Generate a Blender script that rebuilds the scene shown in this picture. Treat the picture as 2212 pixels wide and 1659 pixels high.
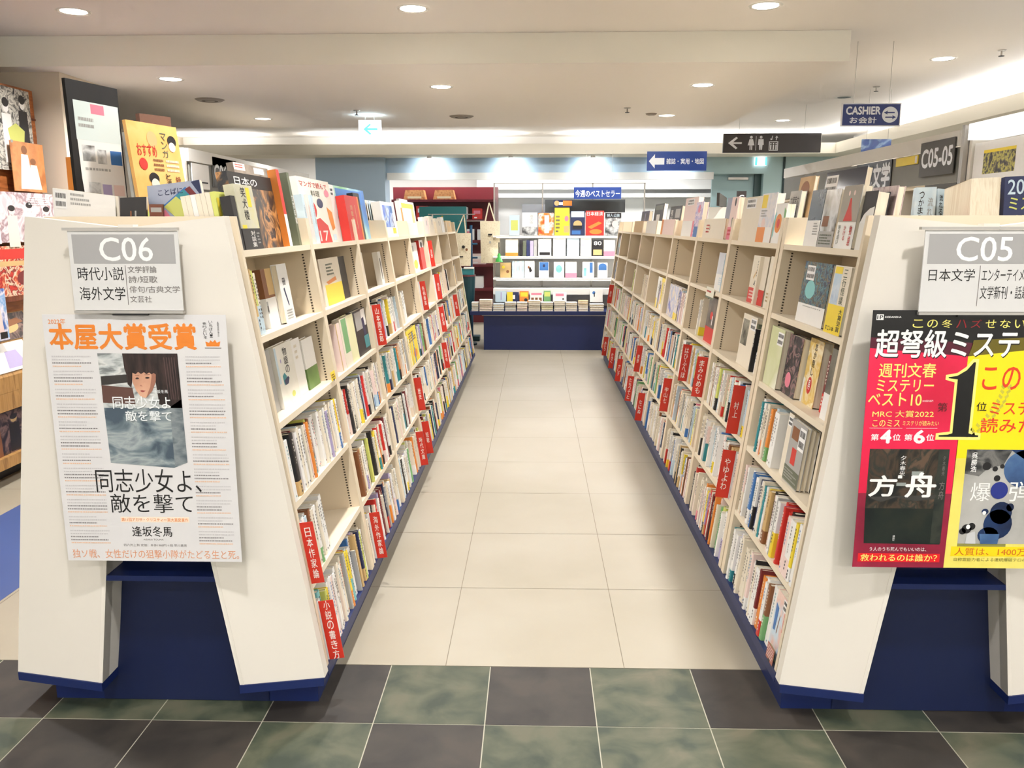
import bpy, math, random
from mathutils import Vector as V, Matrix
RNG = random.Random(7)
SC = bpy.context.scene
COL = SC.collection
for o in list(bpy.data.objects):
    bpy.data.objects.remove(o)

# ---------------------------------------------------------------- camera
F_PX, PITCH, YAW, ROLL, CAM_H = 1788.44, 0.190581, -0.0275369, -0.0010887, 1.46144
cam = bpy.data.objects.new('camera', bpy.data.cameras.new('camera'))
COL.objects.link(cam)
cp, sp, cy, sy = math.cos(PITCH), math.sin(PITCH), math.cos(YAW), math.sin(YAW)
fw = V((sy * cp, cy * cp, -sp)); rt = V((cy, -sy, 0)); up = rt.cross(fw)
r2 = rt * math.cos(ROLL) + up * math.sin(ROLL); u2 = up * math.cos(ROLL) - rt * math.sin(ROLL)
M4 = Matrix(((r2.x, u2.x, -fw.x, 0), (r2.y, u2.y, -fw.y, 0), (r2.z, u2.z, -fw.z, CAM_H), (0, 0, 0, 1)))
cam.matrix_world = M4
cam.data.sensor_width = 36.0
cam.data.lens = F_PX / 2212 * 36.0
cam.data.clip_start = 0.05
SC.camera = cam
SC.view_settings.view_transform = 'Standard'
SC.view_settings.look = 'None'
SC.view_settings.gamma = 1.0
SC.view_settings.exposure = 0.74
SC.cycles.use_adaptive_sampling = True
SC.cycles.adaptive_threshold = .12
SC.cycles.adaptive_min_samples = 20
SC.cycles.max_bounces = 6
SC.cycles.diffuse_bounces = 3
SC.cycles.glossy_bounces = 2
SC.cycles.transmission_bounces = 6
SC.cycles.sample_clamp_indirect = 6.0
SC.cycles.caustics_reflective = False
SC.cycles.caustics_refractive = False

# ---------------------------------------------------------------- world
W = bpy.data.worlds.new('world'); SC.world = W; W.use_nodes = True
W.node_tree.nodes['Background'].inputs[0].default_value = (1.0, 0.95, 0.88, 1)
W.node_tree.nodes['Background'].inputs[1].default_value = 0.3

# ---------------------------------------------------------------- lights
Z_UP, Z_LOW = 2.574, 2.40          # upper ceiling and the lower soffit
K_DOWN, K_COVE, K_SHELF_FILL = 12.5, 22.0, 10.0
WARM, COOL, NEUT = (1.0, .99, .985), (.86, .95, 1.0), (1.0, 1.0, 1.0)
def area(name, loc, energy, size, size_y=None, color=WARM, rot=(0, 0, 0), spread=180):
    l = bpy.data.lights.new(name, 'AREA'); l.energy = energy; l.color = color
    l.shape = 'RECTANGLE' if size_y else 'DISK'; l.size = size
    if size_y: l.size_y = size_y
    l.spread = math.radians(spread)
    o = bpy.data.objects.new(name, l); COL.objects.link(o); o.location = loc; o.rotation_euler = rot
    return o
# fluorescent tubes inside the coves (pointing up and at the wall)
for xa, xb in ((-4.55, -3.5), (-2.8, -.25), (.4, 3.6)):
    area('cove_light', ((xa + xb) / 2, 10.68, 2.452), K_COVE * .27 * (xb - xa), xb - xa, .05, NEUT, (math.radians(180), 0, 0))
area('cove_light', (-1.2, 10.60, 2.292), K_COVE * .16, 7.6, .03, COOL, (0, 0, 0))
area('cove_light', (3.74, 6.9, 2.452), K_COVE * 3.0, .05, 7.2, NEUT, (math.radians(180), 0, 0))
area('cove_light', (3.72, 6.9, 2.290), K_COVE * .5, .04, 7.2, NEUT, (0, 0, 0))

area('cove_light', (-.15, -2.72, 2.38), 128, 8.2, .06, NEUT, (math.radians(180), 0, 0))  # added fill: unseen cove tube behind the camera, brightens the end panels
area('cove_light', (-.15, -2.66, 2.30), 50, 8.2, .06, NEUT, (math.radians(15), 0, 0))  # added fill: second unseen lamp there, turned towards the end panels

# ---------------------------------------------------------------- helpers
ORG = {}
def tag(o, label=None, cat=None, group=None, kind=None):
    if label: o['label'] = label
    if cat: o['category'] = cat
    if group: o['group'] = group
    if kind: o['kind'] = kind
    return o
def thing(name, loc, label, cat, group=None):
    o = bpy.data.objects.new(name, None); COL.objects.link(o); o.location = loc
    o.empty_display_size = .05
    ORG[o] = V(loc)
    return tag(o, label, cat, group)
MATS = {}
def lin(c):
    return tuple((x / 12.92 if x <= .04045 else ((x + .055) / 1.055) ** 2.4) for x in c)
def mat(name, rgb, rough=.5, noise=0, scale=20, spec=.5, emit=0, metal=0, alpha=1, bump=0):
    """rgb is sRGB 0..255"""
    if name in MATS: return MATS[name]
    m = bpy.data.materials.new(name); m.use_nodes = True
    nt = m.node_tree; b = nt.nodes['Principled BSDF']
    c = lin([x / 255 for x in rgb]) + (1,)
    b.inputs['Base Color'].default_value = c
    b.inputs['Roughness'].default_value = rough
    b.inputs['Specular IOR Level'].default_value = spec
    b.inputs['Metallic'].default_value = metal
    if emit:
        b.inputs['Emission Color'].default_value = c
        b.inputs['Emission Strength'].default_value = emit
    if alpha < 1: b.inputs['Alpha'].default_value = alpha
    if noise or bump:
        tc = nt.nodes.new('ShaderNodeTexCoord'); nz = nt.nodes.new('ShaderNodeTexNoise')
        nz.inputs['Scale'].default_value = scale; nz.inputs['Detail'].default_value = 5
        nt.links.new(tc.outputs['Object'], nz.inputs['Vector'])
        if noise:
            mx = nt.nodes.new('ShaderNodeMix'); mx.data_type = 'RGBA'
            mx.inputs[6].default_value = tuple(x * (1 - noise) for x in c[:3]) + (1,)
            mx.inputs[7].default_value = tuple(min(1, x * (1 + noise)) for x in c[:3]) + (1,)
            nt.links.new(nz.outputs['Fac'], mx.inputs[0]); nt.links.new(mx.outputs[2], b.inputs['Base Color'])
        if bump:
            bp = nt.nodes.new('ShaderNodeBump'); bp.inputs['Strength'].default_value = bump; bp.inputs['Distance'].default_value = .004
            nt.links.new(nz.outputs['Fac'], bp.inputs['Height']); nt.links.new(bp.outputs[0], b.inputs['Normal'])
    MATS[name] = m
    return m
def mixmat(name, cols, scale, rough=.5, stretch=(1, 1, 1), detail=6, dist=0, bump=0):
    """noise driven colour ramp over several sRGB colours"""
    if name in MATS: return MATS[name]
    m = bpy.data.materials.new(name); m.use_nodes = True
    nt = m.node_tree; b = nt.nodes['Principled BSDF']; b.inputs['Roughness'].default_value = rough
    tc = nt.nodes.new('ShaderNodeTexCoord'); mp = nt.nodes.new('ShaderNodeMapping'); mp.inputs['Scale'].default_value = stretch
    nz = nt.nodes.new('ShaderNodeTexNoise'); nz.inputs['Scale'].default_value = scale; nz.inputs['Detail'].default_value = detail
    nz.inputs['Distortion'].default_value = dist
    rp = nt.nodes.new('ShaderNodeValToRGB')
    nt.links.new(tc.outputs['Object'], mp.inputs[0]); nt.links.new(mp.outputs[0], nz.inputs['Vector'])
    nt.links.new(nz.outputs['Fac'], rp.inputs[0]); nt.links.new(rp.outputs[0], b.inputs['Base Color'])
    el = rp.color_ramp.elements
    n = len(cols)
    for i, c in enumerate(cols):
        p = .36 + .28 * i / max(1, n - 1)
        e = el[i] if i < 2 else el.new(p)
        e.position = p; e.color = lin([x / 255 for x in c]) + (1,)
    if bump:
        bp = nt.nodes.new('ShaderNodeBump'); bp.inputs['Strength'].default_value = bump; bp.inputs['Distance'].default_value = .003
        nt.links.new(nz.outputs['Fac'], bp.inputs['Height']); nt.links.new(bp.outputs[0], b.inputs['Normal'])
    MATS[name] = m
    return m

class MB:
    """collects polygons and links them as ONE mesh object"""
    def __init__(s): s.v = []; s.f = []; s.m = []; s.mats = []
    def mi(s, m):
        if m not in s.mats: s.mats.append(m)
        return s.mats.index(m)
    def poly(s, pts, m):
        b = len(s.v); s.v += [V(p) for p in pts]; s.f.append(tuple(range(b, b + len(pts)))); s.m.append(s.mi(m)); return s
    def mesh(s, pts, faces, m):
        b = len(s.v); s.v += [V(p) for p in pts]; k = s.mi(m)
        for f in faces: s.f.append(tuple(b + i for i in f)); s.m.append(k)
        return s
    def box(s, a, b, m, T=None):
        (x0, y0, z0), (x1, y1, z1) = a, b
        p = [(x0, y0, z0), (x1, y0, z0), (x1, y1, z0), (x0, y1, z0), (x0, y0, z1), (x1, y0, z1), (x1, y1, z1), (x0, y1, z1)]
        if T: p = [T(*q) for q in p]
        return s.mesh(p, [(0, 3, 2, 1), (4, 5, 6, 7), (0, 1, 5, 4), (1, 2, 6, 5), (2, 3, 7, 6), (3, 0, 4, 7)], m)
    def prism(s, prof, d, m, caps=True):
        """prof: list of 3D points, d: extrusion vector"""
        n = len(prof); d = V(d); p = [V(q) for q in prof]; p += [q + d for q in p]
        f = [(i, (i + 1) % n, n + (i + 1) % n, n + i) for i in range(n)]
        if caps: f += [tuple(range(n - 1, -1, -1)), tuple(range(n, 2 * n))]
        return s.mesh(p, f, m)
    def tube(s, a, b, r, m, n=10, r1=None):
        a, b = V(a), V(b); d = (b - a).normalized(); x = d.orthogonal().normalized(); y = d.cross(x)
        r1 = r if r1 is None else r1
        p = [a + (x * math.cos(t) + y * math.sin(t)) * r for t in [2 * math.pi * i / n for i in range(n)]]
        p += [b + (x * math.cos(t) + y * math.sin(t)) * r1 for t in [2 * math.pi * i / n for i in range(n)]]
        f = [(i, (i + 1) % n, n + (i + 1) % n, n + i) for i in range(n)] + [tuple(range(n - 1, -1, -1)), tuple(range(n, 2 * n))]
        return s.mesh(p, f, m)
    def build(s, name, parent=None, origin=None, smooth=False):
        if parent is not None: og = ORG[parent]
        elif origin is not None: og = V(origin)
        else:
            xs = [v.x for v in s.v]; ys = [v.y for v in s.v]; zs = [v.z for v in s.v]
            og = V(((min(xs) + max(xs)) / 2, (min(ys) + max(ys)) / 2, min(zs)))
        me = bpy.data.meshes.new(name)
        me.from_pydata([v - og for v in s.v], [], s.f)
        for m in s.mats: me.materials.append(m)
        me.polygons.foreach_set('material_index', s.m)
        if smooth: me.polygons.foreach_set('use_smooth', [True] * len(s.f))
        me.update()
        o = bpy.data.objects.new(name, me); COL.objects.link(o)
        if parent is not None: o.parent = parent; ORG[o] = og
        else: o.location = og; ORG[o] = og
        return o
TXT = {}
def text_geo(s):
    k = s
    if k not in TXT:
        c = bpy.data.curves.new('lettering', 'FONT'); c.body = s; c.resolution_u = 3
        o = bpy.data.objects.new('lettering', c); COL.objects.link(o)
        dg = bpy.context.evaluated_depsgraph_get(); me = bpy.data.meshes.new_from_object(o.evaluated_get(dg))
        vs = [(v.co.x, v.co.y) for v in me.vertices]; fs = [tuple(p.vertices) for p in me.polygons]
        bpy.data.objects.remove(o); bpy.data.curves.remove(c); bpy.data.meshes.remove(me)
        xs = [v[0] for v in vs] or [0]; ys = [v[1] for v in vs] or [0]
        TXT[k] = (vs, fs, min(xs), min(ys), max(1e-6, max(xs) - min(xs)), max(1e-6, max(ys) - min(ys)))
    return TXT[k]
class Sheet:
    """draws printed matter on a plane: local metres, x right, y up; layers lifted by tenths of millimetres"""
    def __init__(s, mb, o, r, u, w=1, h=1, flip=True, unit=.00025):
        s.mb = mb; s.o = V(o); s.r = V(r).normalized(); s.u = V(u).normalized(); s.n = s.r.cross(s.u); s.w = w; s.h = h; s.k = unit
    def P(s, x, y, l=0):      # normalised, y measured downward from the top
        return s.o + s.r * (x * s.w) + s.u * ((1 - y) * s.h) + s.n * (l * s.k)
    def rect(s, x0, y0, x1, y1, m, l=1): s.mb.poly([s.P(x0, y1, l), s.P(x1, y1, l), s.P(x1, y0, l), s.P(x0, y0, l)], m)
    def poly(s, pts, m, l=1): s.mb.poly([s.P(x, y, l) for x, y in pts], m)
    def ell(s, cx, cy, rx, ry, m, l=1, n=18): s.mb.poly([s.P(cx + rx * math.cos(t), cy - ry * math.sin(t), l) for t in [2 * math.pi * i / n for i in range(n)]], m)
    def text(s, t, x0, y0, x1, y1, m, l=2, bold=0):
        vs, fs, mx, my, w, h = text_geo(t)
        if bold > .003:      # heavier strokes: the same glyphs again, shifted a hair
            bx, by = bold * (x1 - x0) / w * .8, bold * (y1 - y0) / h * .8
            s.text(t, x0 - bx, y0, x1 - bx, y1, m, l + .2); s.text(t, x0 + bx, y0, x1 + bx, y1, m, l + .4)
            s.text(t, x0, y0 - by, x1, y1 - by, m, l + .6); y0 += by; y1 += by
        s.mb.mesh([s.P(x0 + (x - mx) / w * (x1 - x0), y1 - (y - my) / h * (y1 - y0), l) for x, y in vs], fs, m)
    def vtext(s, t, x0, y0, x1, y1, m, l=2, bold=0, gap=.12):
        n = len(t); st = (y1 - y0) / n
        for i, c in enumerate(t):
            g = gap * st; a, b = x0, x1
            if c in 'ー一': continue
            s.text(c, a, y0 + i * st + g / 2, b, y0 + (i + 1) * st - g / 2, m, l, bold)
    def lines(s, x0, y0, x1, y1, n, m, l=2, fill=.45, rng=None, seg=26):
        rng = rng or RNG
        for i in range(n):
            y = y0 + (y1 - y0) * i / n; hh = (y1 - y0) / n * fill
            x = x0; end = x1 - (x1 - x0) * rng.choice([0, 0, .05, .3])
            while x < end - 1e-4:
                w = (x1 - x0) / seg * rng.uniform(.6, 1.5)
                s.rect(x, y, min(x + w * .72, end), y + hh, m, l); x += w

# shared materials
PANEL = mat('cream_laminate', (230, 223, 211), .45, .015, 3)
BOARD = mat('ivory_shelf_board', (230, 216, 192), .5, .02, 6)
CARC = mat('ivory_carcass', (226, 210, 184), .5, .02, 5)
NAVY = mat('navy_laminate', (18, 34, 84), .42, .06, 8)
SLOT = mat('slot_shadow', (70, 58, 44), .7)
STEEL = mat('brushed_steel', (176, 172, 166), .35, .05, 60, metal=.7)
ALU = mat('aluminium_rail', (186, 182, 176), .4, .03, 40, metal=.4)
BLACKP = mat('black_plastic', (22, 22, 24), .4, .05, 30)
INK = mat('black_ink', (24, 22, 22), .6, .05, 90)
INKG = mat('grey_ink', (120, 114, 110), .6, .05, 90)
WHITE = mat('white_paint', (240, 238, 232), .5, .01, 5)
WPAPER = mat('white_paper', (240, 238, 236), .55, .02, 30)

# ---------------------------------------------------------------- the setting
def struct(o, kind='structure'):
    o['kind'] = kind; return o
GREEN = mixmat('green_slate', [(46, 54, 42), (60, 66, 51), (70, 74, 57), (80, 82, 64), (88, 86, 68)], 7.1, .6, (1, 1, 1), 12, .35, .12)
GREEN2 = mixmat('pale_green_slate', [(52, 60, 48), (66, 72, 56), (77, 80, 62), (86, 86, 68), (97, 93, 75)], 6.0, .6, (1, 1.3, 1), 12, .45, .12)
BROWN = mixmat('brown_slate', [(36, 32, 28), (45, 40, 35), (51, 46, 40), (58, 51, 44)], 6.4, .6, (1, 1, 1), 12, .3, .12)
GROUT = mat('pale_grout', (172, 167, 148), .7, .05, 40)
LTILE = mixmat('cream_floor_tile', [(154, 145, 126), (159, 150, 132), (163, 155, 138)], 1.3, .42)
LGROUT = mat('tile_joint', (122, 112, 94), .7, .05, 40)
BLUEF = mat('blue_floor_vinyl', (62, 84, 136), .4, .08, 6)
XL, XR, YB, YF = -4.6, 4.3, -3.2, 13.4
EDGE = 2.5535
fb = MB()
fb.poly([(XL, YB, -.0012), (XR, YB, -.0012), (XR, EDGE, -.0012), (XL, EDGE, -.0012)], GROUT)
fb.poly([(XL, EDGE, -.0012), (XR, EDGE, -.0012), (XR, YF, -.0012), (XL, YF, -.0012)], LGROUT)
row1 = {-1: 'B', 0: 'G', 1: 'G', 2: 'B', 3: 'G', 4: 'B', 5: 'H', 6: 'B', 7: 'G', 8: 'B', 9: 'G'}
row2 = {-1: 'H', 0: 'B', 1: 'B', 2: 'G', 3: 'B', 4: 'G', 5: 'H', 6: 'H', 7: 'B', 8: 'H', 9: 'B'}
pick = {'B': BROWN, 'G': GREEN, 'H': GREEN2}
fr = random.Random(3)
for j in range(17):
    y1 = EDGE - .332 * j; y0 = y1 - .332
    if y0 < YB: break
    for k in range(-9, 18):
        x0 = -1.4778 + .3335 * k; x1 = x0 + .3335
        if x0 < XL or x1 > XR: continue
        g = .0017; c = (row1 if j == 0 else row2 if j == 1 else {}).get(k) or fr.choice('BGH')
        fb.poly([(x0 + g, y0 + g, 0), (x1 - g, y0 + g, 0), (x1 - g, y1 - g, 0), (x0 + g, y1 - g, 0)], pick[c])
for j in range(18):
    y0 = EDGE + .611 * j; y1 = min(y0 + .611, YF)
    for k in range(-8, 8):
        x0 = -.295 + .6 * k; x1 = x0 + .6; g = .0013
        if x1 < XL or x0 > XR: continue
        fb.poly([(max(x0 + g, XL), y0 + g, 0), (min(x1 - g, XR), y0 + g, 0), (min(x1 - g, XR), y1 - g, 0), (max(x0 + g, XL), y1 - g, 0)], LTILE)
fb.box((-2.73, EDGE + .001, 0), (-2.11, 9.2, .0012), BLUEF)
struct(fb.build('floor', origin=(0, 0, 0)))

CEIL = mat('ceiling_paint', (248, 243, 238), .8, .01, 2)
CEILW = mat('white_ceiling_paint', (238, 234, 228), .8, .01, 2)
BEAM = mat('cream_beam_paint', (252, 248, 236), .75, .01, 2)
struct(MB().box((XL, YB, Z_UP), (XR, YF, Z_UP + .1), CEIL).build('ceiling'))
# lower soffit with a cream front face
s = MB(); x0, x1, y0, y1 = XL, 1.842, 5.19, 8.46
s.box((x0, y0 + .004, Z_LOW), (x1, y1, Z_UP), CEIL)
s.poly([(x0, y0, Z_LOW), (x1, y0, Z_LOW), (x1, y0, Z_UP - .001), (x0, y0, Z_UP - .001)], BEAM)
struct(s.build('ceiling_soffit'))
# cornices that hide the cove tubes
CORN = mat('cornice_paint', (226, 220, 204), .7, .01, 2)
s = MB()
s.prism([(XL, 10.56, 2.31), (XL, 10.56, 2.435), (XL, 10.585, 2.435), (XL, 10.585, 2.34), (XL, 11.1, 2.34), (XL, 11.1, 2.31)], (3.66 - XL, 0, 0), CORN)
struct(s.build('trim_1'))
s = MB()
s.prism([(3.66, 3.0, 2.31), (3.66, 3.0, 2.435), (3.685, 3.0, 2.435), (3.685, 3.0, 2.34), (4.1, 3.0, 2.34), (4.1, 3.0, 2.31)], (0, 8.1, 0), CORN)
struct(s.build('trim_2'))
s = MB()      # added, unseen: a cornice on the near wall for the fill lamps
s.prism([(XL, -2.6, 2.31), (XL, -2.6, 2.42), (XL, -2.625, 2.42), (XL, -2.625, 2.34), (XL, -3.2, 2.34), (XL, -3.2, 2.31)], (XR - XL, 0, 0), CORN)
struct(s.build('fill_cornice'))
# walls
WALLW = mat('white_wall_paint', (236, 233, 226), .7, .01, 2)
BLUEW = mat('pale_blue_wall', (176, 196, 212), .6, .02, 2)
TEALW = mat('pale_teal_wall', (166, 190, 190), .6, .02, 2)
LEFTW = mat('beige_wall_paint', (206, 194, 176), .7, .02, 2)
struct(MB().box((XL - .1, YB - .1, 0), (XL, YF + .1, Z_UP), LEFTW).build('wall_left'))
struct(MB().box((XR, YB - .1, 0), (XR + .1, YF + .1, Z_UP), WALLW).build('wall_right'))
struct(MB().box((XL, YB - .1, 0), (XR, YB, Z_UP), WALLW).build('wall_near'))
struct(MB().box((XL, YF, 0), (XR, YF + .1, Z_UP), WALLW).build('wall_far'))
# wall above the cornices (bright cove) and the pale blue bulkhead under it
struct(MB().box((XL, 11.1, 2.31), (3.66, 11.2, Z_UP), CEILW).build('wall_cove_far'))
struct(MB().box((4.1, 3.0, 2.31), (4.2, 11.2, Z_UP), CEILW).build('wall_cove_side'))
s = MB(); s.box((-1.95, 11.12, 2.12), (2.18, 11.30, 2.31), BLUEW)
struct(s.build('wall_bulkhead'))
s = MB(); s.box((-1.93, 11.06, 2.03), (2.30, 11.118, 2.12), WALLW)
struct(s.build('trim_3'))
s = MB(); s.box((-2.85, 11.0, 0), (-1.95, 11.35, 2.31), BLUEW)
struct(s.build('wall_pier'))
# teal end of the shop with a door
s = MB(); s.box((2.18, 11.1, 2.10), (3.66, 11.3, 2.31), TEALW); s.box((2.95, 11.1, 0), (3.66, 11.3, 2.10), TEALW)
s.box((3.66, 11.1, 0), (4.1, 11.3, 2.31), TEALW)
struct(s.build('wall_end'))
d = struct(MB().box((2.32, 11.24, 0), (2.95, 11.29, 2.10), mat('teal_door_paint', (150, 176, 178), .45, .02, 3)).build('door_1'))
MB().box((2.86, 11.2, 0), (2.95, 11.238, 2.10), mat('dark_door_edge', (38, 62, 62), .5, .03, 5)).build('door_jamb', d)
MB().box((2.52, 11.19, 2.03), (2.78, 11.238, 2.06), STEEL).build('door_closer', d)
s = MB(); s.box((3.19, 11.08, 1.0), (3.215, 11.1, 2.31), mat('dark_teal_gap', (22, 44, 46), .6, .05, 5))
struct(s.build('trim_4'))
# square column at the shop's left
s = MB(); s.box((-3.55, 5.37, 0), (-2.98, 5.95, Z_LOW), mat('column_paint', (222, 208, 188), .7, .01, 2))
struct(s.build('pillar_1'))

# ---------------------------------------------------------------- ceiling fittings
LENS = mat('lamp_lens', (255, 248, 236), .5, emit=14)
LENSB = mat('lamp_lens_dim', (255, 246, 230), .5, emit=5)
REFL = mat('lamp_reflector', (226, 222, 214), .25, .02, 30, metal=.3)
n_ord = ['first', 'second', 'third', 'fourth', 'fifth', 'sixth', 'seventh', 'eighth', 'ninth', 'tenth', 'eleventh', 'twelfth', 'thirteenth', 'fourteenth', 'fifteenth', 'sixteenth', 'seventeenth', 'eighteenth', 'nineteenth', 'twentieth']
def ring(mb, c, r0, r1, z, m, n=24):
    x, y = c
    for i in range(n):
        a, b = 2 * math.pi * i / n, 2 * math.pi * (i + 1) / n
        mb.poly([(x + r0 * math.cos(a), y + r0 * math.sin(a), z), (x + r0 * math.cos(b), y + r0 * math.sin(b), z), (x + r1 * math.cos(b), y + r1 * math.sin(b), z), (x + r1 * math.cos(a), y + r1 * math.sin(a), z)], m)
def downlight(x, y, z, label, tilted=False, power=1.0, r=.075):
    t = thing('downlight', (x, y, z), label, 'ceiling light', 'recessed downlights')
    a = MB(); n = 24
    for i in range(n):       # flat trim ring with a small lip
        p, q = 2 * math.pi * i / n, 2 * math.pi * (i + 1) / n
        C = lambda R, ang, zz: (x + R * math.cos(ang), y + R * math.sin(ang), zz)
        a.poly([C(r + .014, q, z - .001), C(r + .014, p, z - .001), C(r + .006, p, z - .006), C(r + .006, q, z - .006)], WHITE)
        a.poly([C(r + .006, q, z - .006), C(r + .006, p, z - .006), C(r - .008, p, z - .003), C(r - .008, q, z - .003)], REFL)
    a.build('trim_ring', t)
    b = MB(); rr = r - .008
    b.poly([(x + rr * math.cos(-w), y + rr * math.sin(-w), z - .0032) for w in [2 * math.pi * i / n for i in range(n)]], LENSB if tilted else LENS)
    b.build('lens', t)
    l = area('downlight_lamp', (x, y, z - .012), K_DOWN * power, .11, None, WARM, (0, 0, 0), 140)
    return t
for i, (x, w) in enumerate([(-2.45, 'over the magazine side'), (-.645, 'over the C06 end of the aisle'), (1.19, 'over the C05 end of the aisle')]):
    downlight(x, 4.62, Z_UP, 'round downlight in the near upper ceiling ' + w, i == 0)
for (x, y, w, tl) in [(-2.39, 5.64, 'beside the beam above the tall board', 0), (-.655, 6.01, 'nearer the beam above the centre aisle', 0), (1.146, 6.0, 'nearer the beam above the C05 bookcase', 0),
                      (-2.456, 7.72, 'deeper in, above the C06 header sign', 1), (1.151, 7.62, 'deeper in, above the blue arrow sign', 1)]:
    downlight(x, y, Z_LOW, 'round downlight in the lower soffit ' + w, tl)
for (x, y, w) in [(2.79, 6.07, 'near the side cove above the cashier sign'), (2.70, 9.5, 'farther back above the restroom sign')]:
    downlight(x, y, Z_UP, 'round downlight in the upper ceiling ' + w)
# the rows of the same fitting over the walkway behind the photographer
for y in (2.9, 1.2, -.5, -2.2):
    for x in (-2.45, -.645, 1.19, 3.0):
        area('downlight_lamp', (x, y, Z_UP - .012), K_DOWN, .11, None, WARM, (0, 0, 0), 140)
for (x, y, z, w) in [(2.757, 7.83, Z_UP, 'dark recessed speaker hole in the ceiling by the cashier sign')]:
    t = thing('ceiling_speaker', (x, y, z), w, 'ceiling fitting'); a = MB(); ring(a, (x, y), .085, .06, z - .003, WHITE); a.build('rim', t)
    b = MB(); b.poly([(x + .06 * math.cos(-q), y + .06 * math.sin(-q), z - .002) for q in [2 * math.pi * i / 20 for i in range(20)]], BLACKP); b.build('grille', t)
GRV = mat('vent_grey', (150, 142, 134), .6, .04, 20)
for (x, y, w) in [(-2.49, 6.56, 'round grey air vent in the soffit above the orange magazine'), (-.654, 7.62, 'round grey air vent in the soffit over the centre aisle'), (1.0, 7.5, 'slim grey slot vent beside the far soffit downlight')]:
    t = thing('air_vent', (x, y, Z_LOW), w, 'ceiling vent'); a = MB()
    R = .11 if 'slot' not in w else .05
    a.tube((x, y, Z_LOW - .012), (x, y, Z_LOW), R * .8, GRV, 20, R); a.build('vent_body', t)
    b = MB(); ring(b, (x, y), R * .55, R * .35, Z_LOW - .0125, SLOT); b.build('vent_slot', t)
for (x, y, z, w) in [(.754, 7.13, Z_LOW, 'small sprinkler head in the soffit over the C05 bookcase'), (-1.497, 7.2, Z_LOW, 'small sprinkler head in the soffit beside the exit sign'),
                     (2.81, 7.25, Z_UP, 'small sprinkler head in the ceiling above the cashier sign'), (3.04, 5.8, Z_UP, 'small sprinkler head close to the bright side cove')]:
    t = thing('sprinkler', (x, y, z), w, 'sprinkler'); a = MB(); a.tube((x, y, z - .006), (x, y, z), .024, STEEL, 14, .03); a.build('escutcheon', t)
    b = MB(); b.tube((x, y, z - .035), (x, y, z - .006), .006, STEEL, 8); b.tube((x, y, z - .04), (x, y, z - .036), .018, BLACKP, 12); b.build('deflector', t)
# small wall washers under the far cornice
for i, x in enumerate((-1.35, -.31, .73, 1.77)):
    t = thing('wall_washer', (x, 10.86, 2.31), n_ord[i] + ' small spot from the pier washing the blue bulkhead', 'spotlight', 'spots under the far cornice')
    a = MB(); a.tube((x, 10.86, 2.29), (x, 10.86, 2.31), .03, WHITE, 14); a.build('housing', t)
    area('washer_lamp', (x, 10.86, 2.285), 2.6, .05, None, COOL, (math.radians(52), 0, 0), 130)

# ---------------------------------------------------------------- the two signed bookcases
ZS = [1.39, 1.143, .887, .64, .385, .13]         # shelf front edges, top to bottom
ZTOP = 1.484
class Face:
    """the leaning aisle-side face of a bookcase: y along the aisle, h up the face, d inward"""
    def __init__(s, side):
        s.side = side
        if side == 'L': s.a, s.k, s.sx = -.619, -.1476, -1
        else: s.a, s.k, s.sx = .7241, .126, 1
        s.n = math.hypot(1, s.k)
        s.eh = V((s.k, 0, 1)) / s.n                     # up the face
        s.ed = V((s.sx, 0, -abs(s.k))) / s.n            # into the bookcase
        s.er = V((0, -s.sx, 0))                         # to the viewer's right
    def P(s, y, h, d): return V((s.a, y, 0)) + s.eh * h + s.ed * d
    def h(s, z): return z * s.n
    def x(s, z): return s.a + s.k * z
FL, FR = Face('L'), Face('R')
UPR = {'L': [2.342, 3.078, 3.885, 4.69, 5.495, 6.30, 7.105, 7.91, 8.70], 'R': [2.342, 3.10, 3.90, 4.70, 5.50, 6.30, 7.10, 7.90, 8.70, 9.10]}
UW = {'L': .040, 'R': .045}
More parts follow.
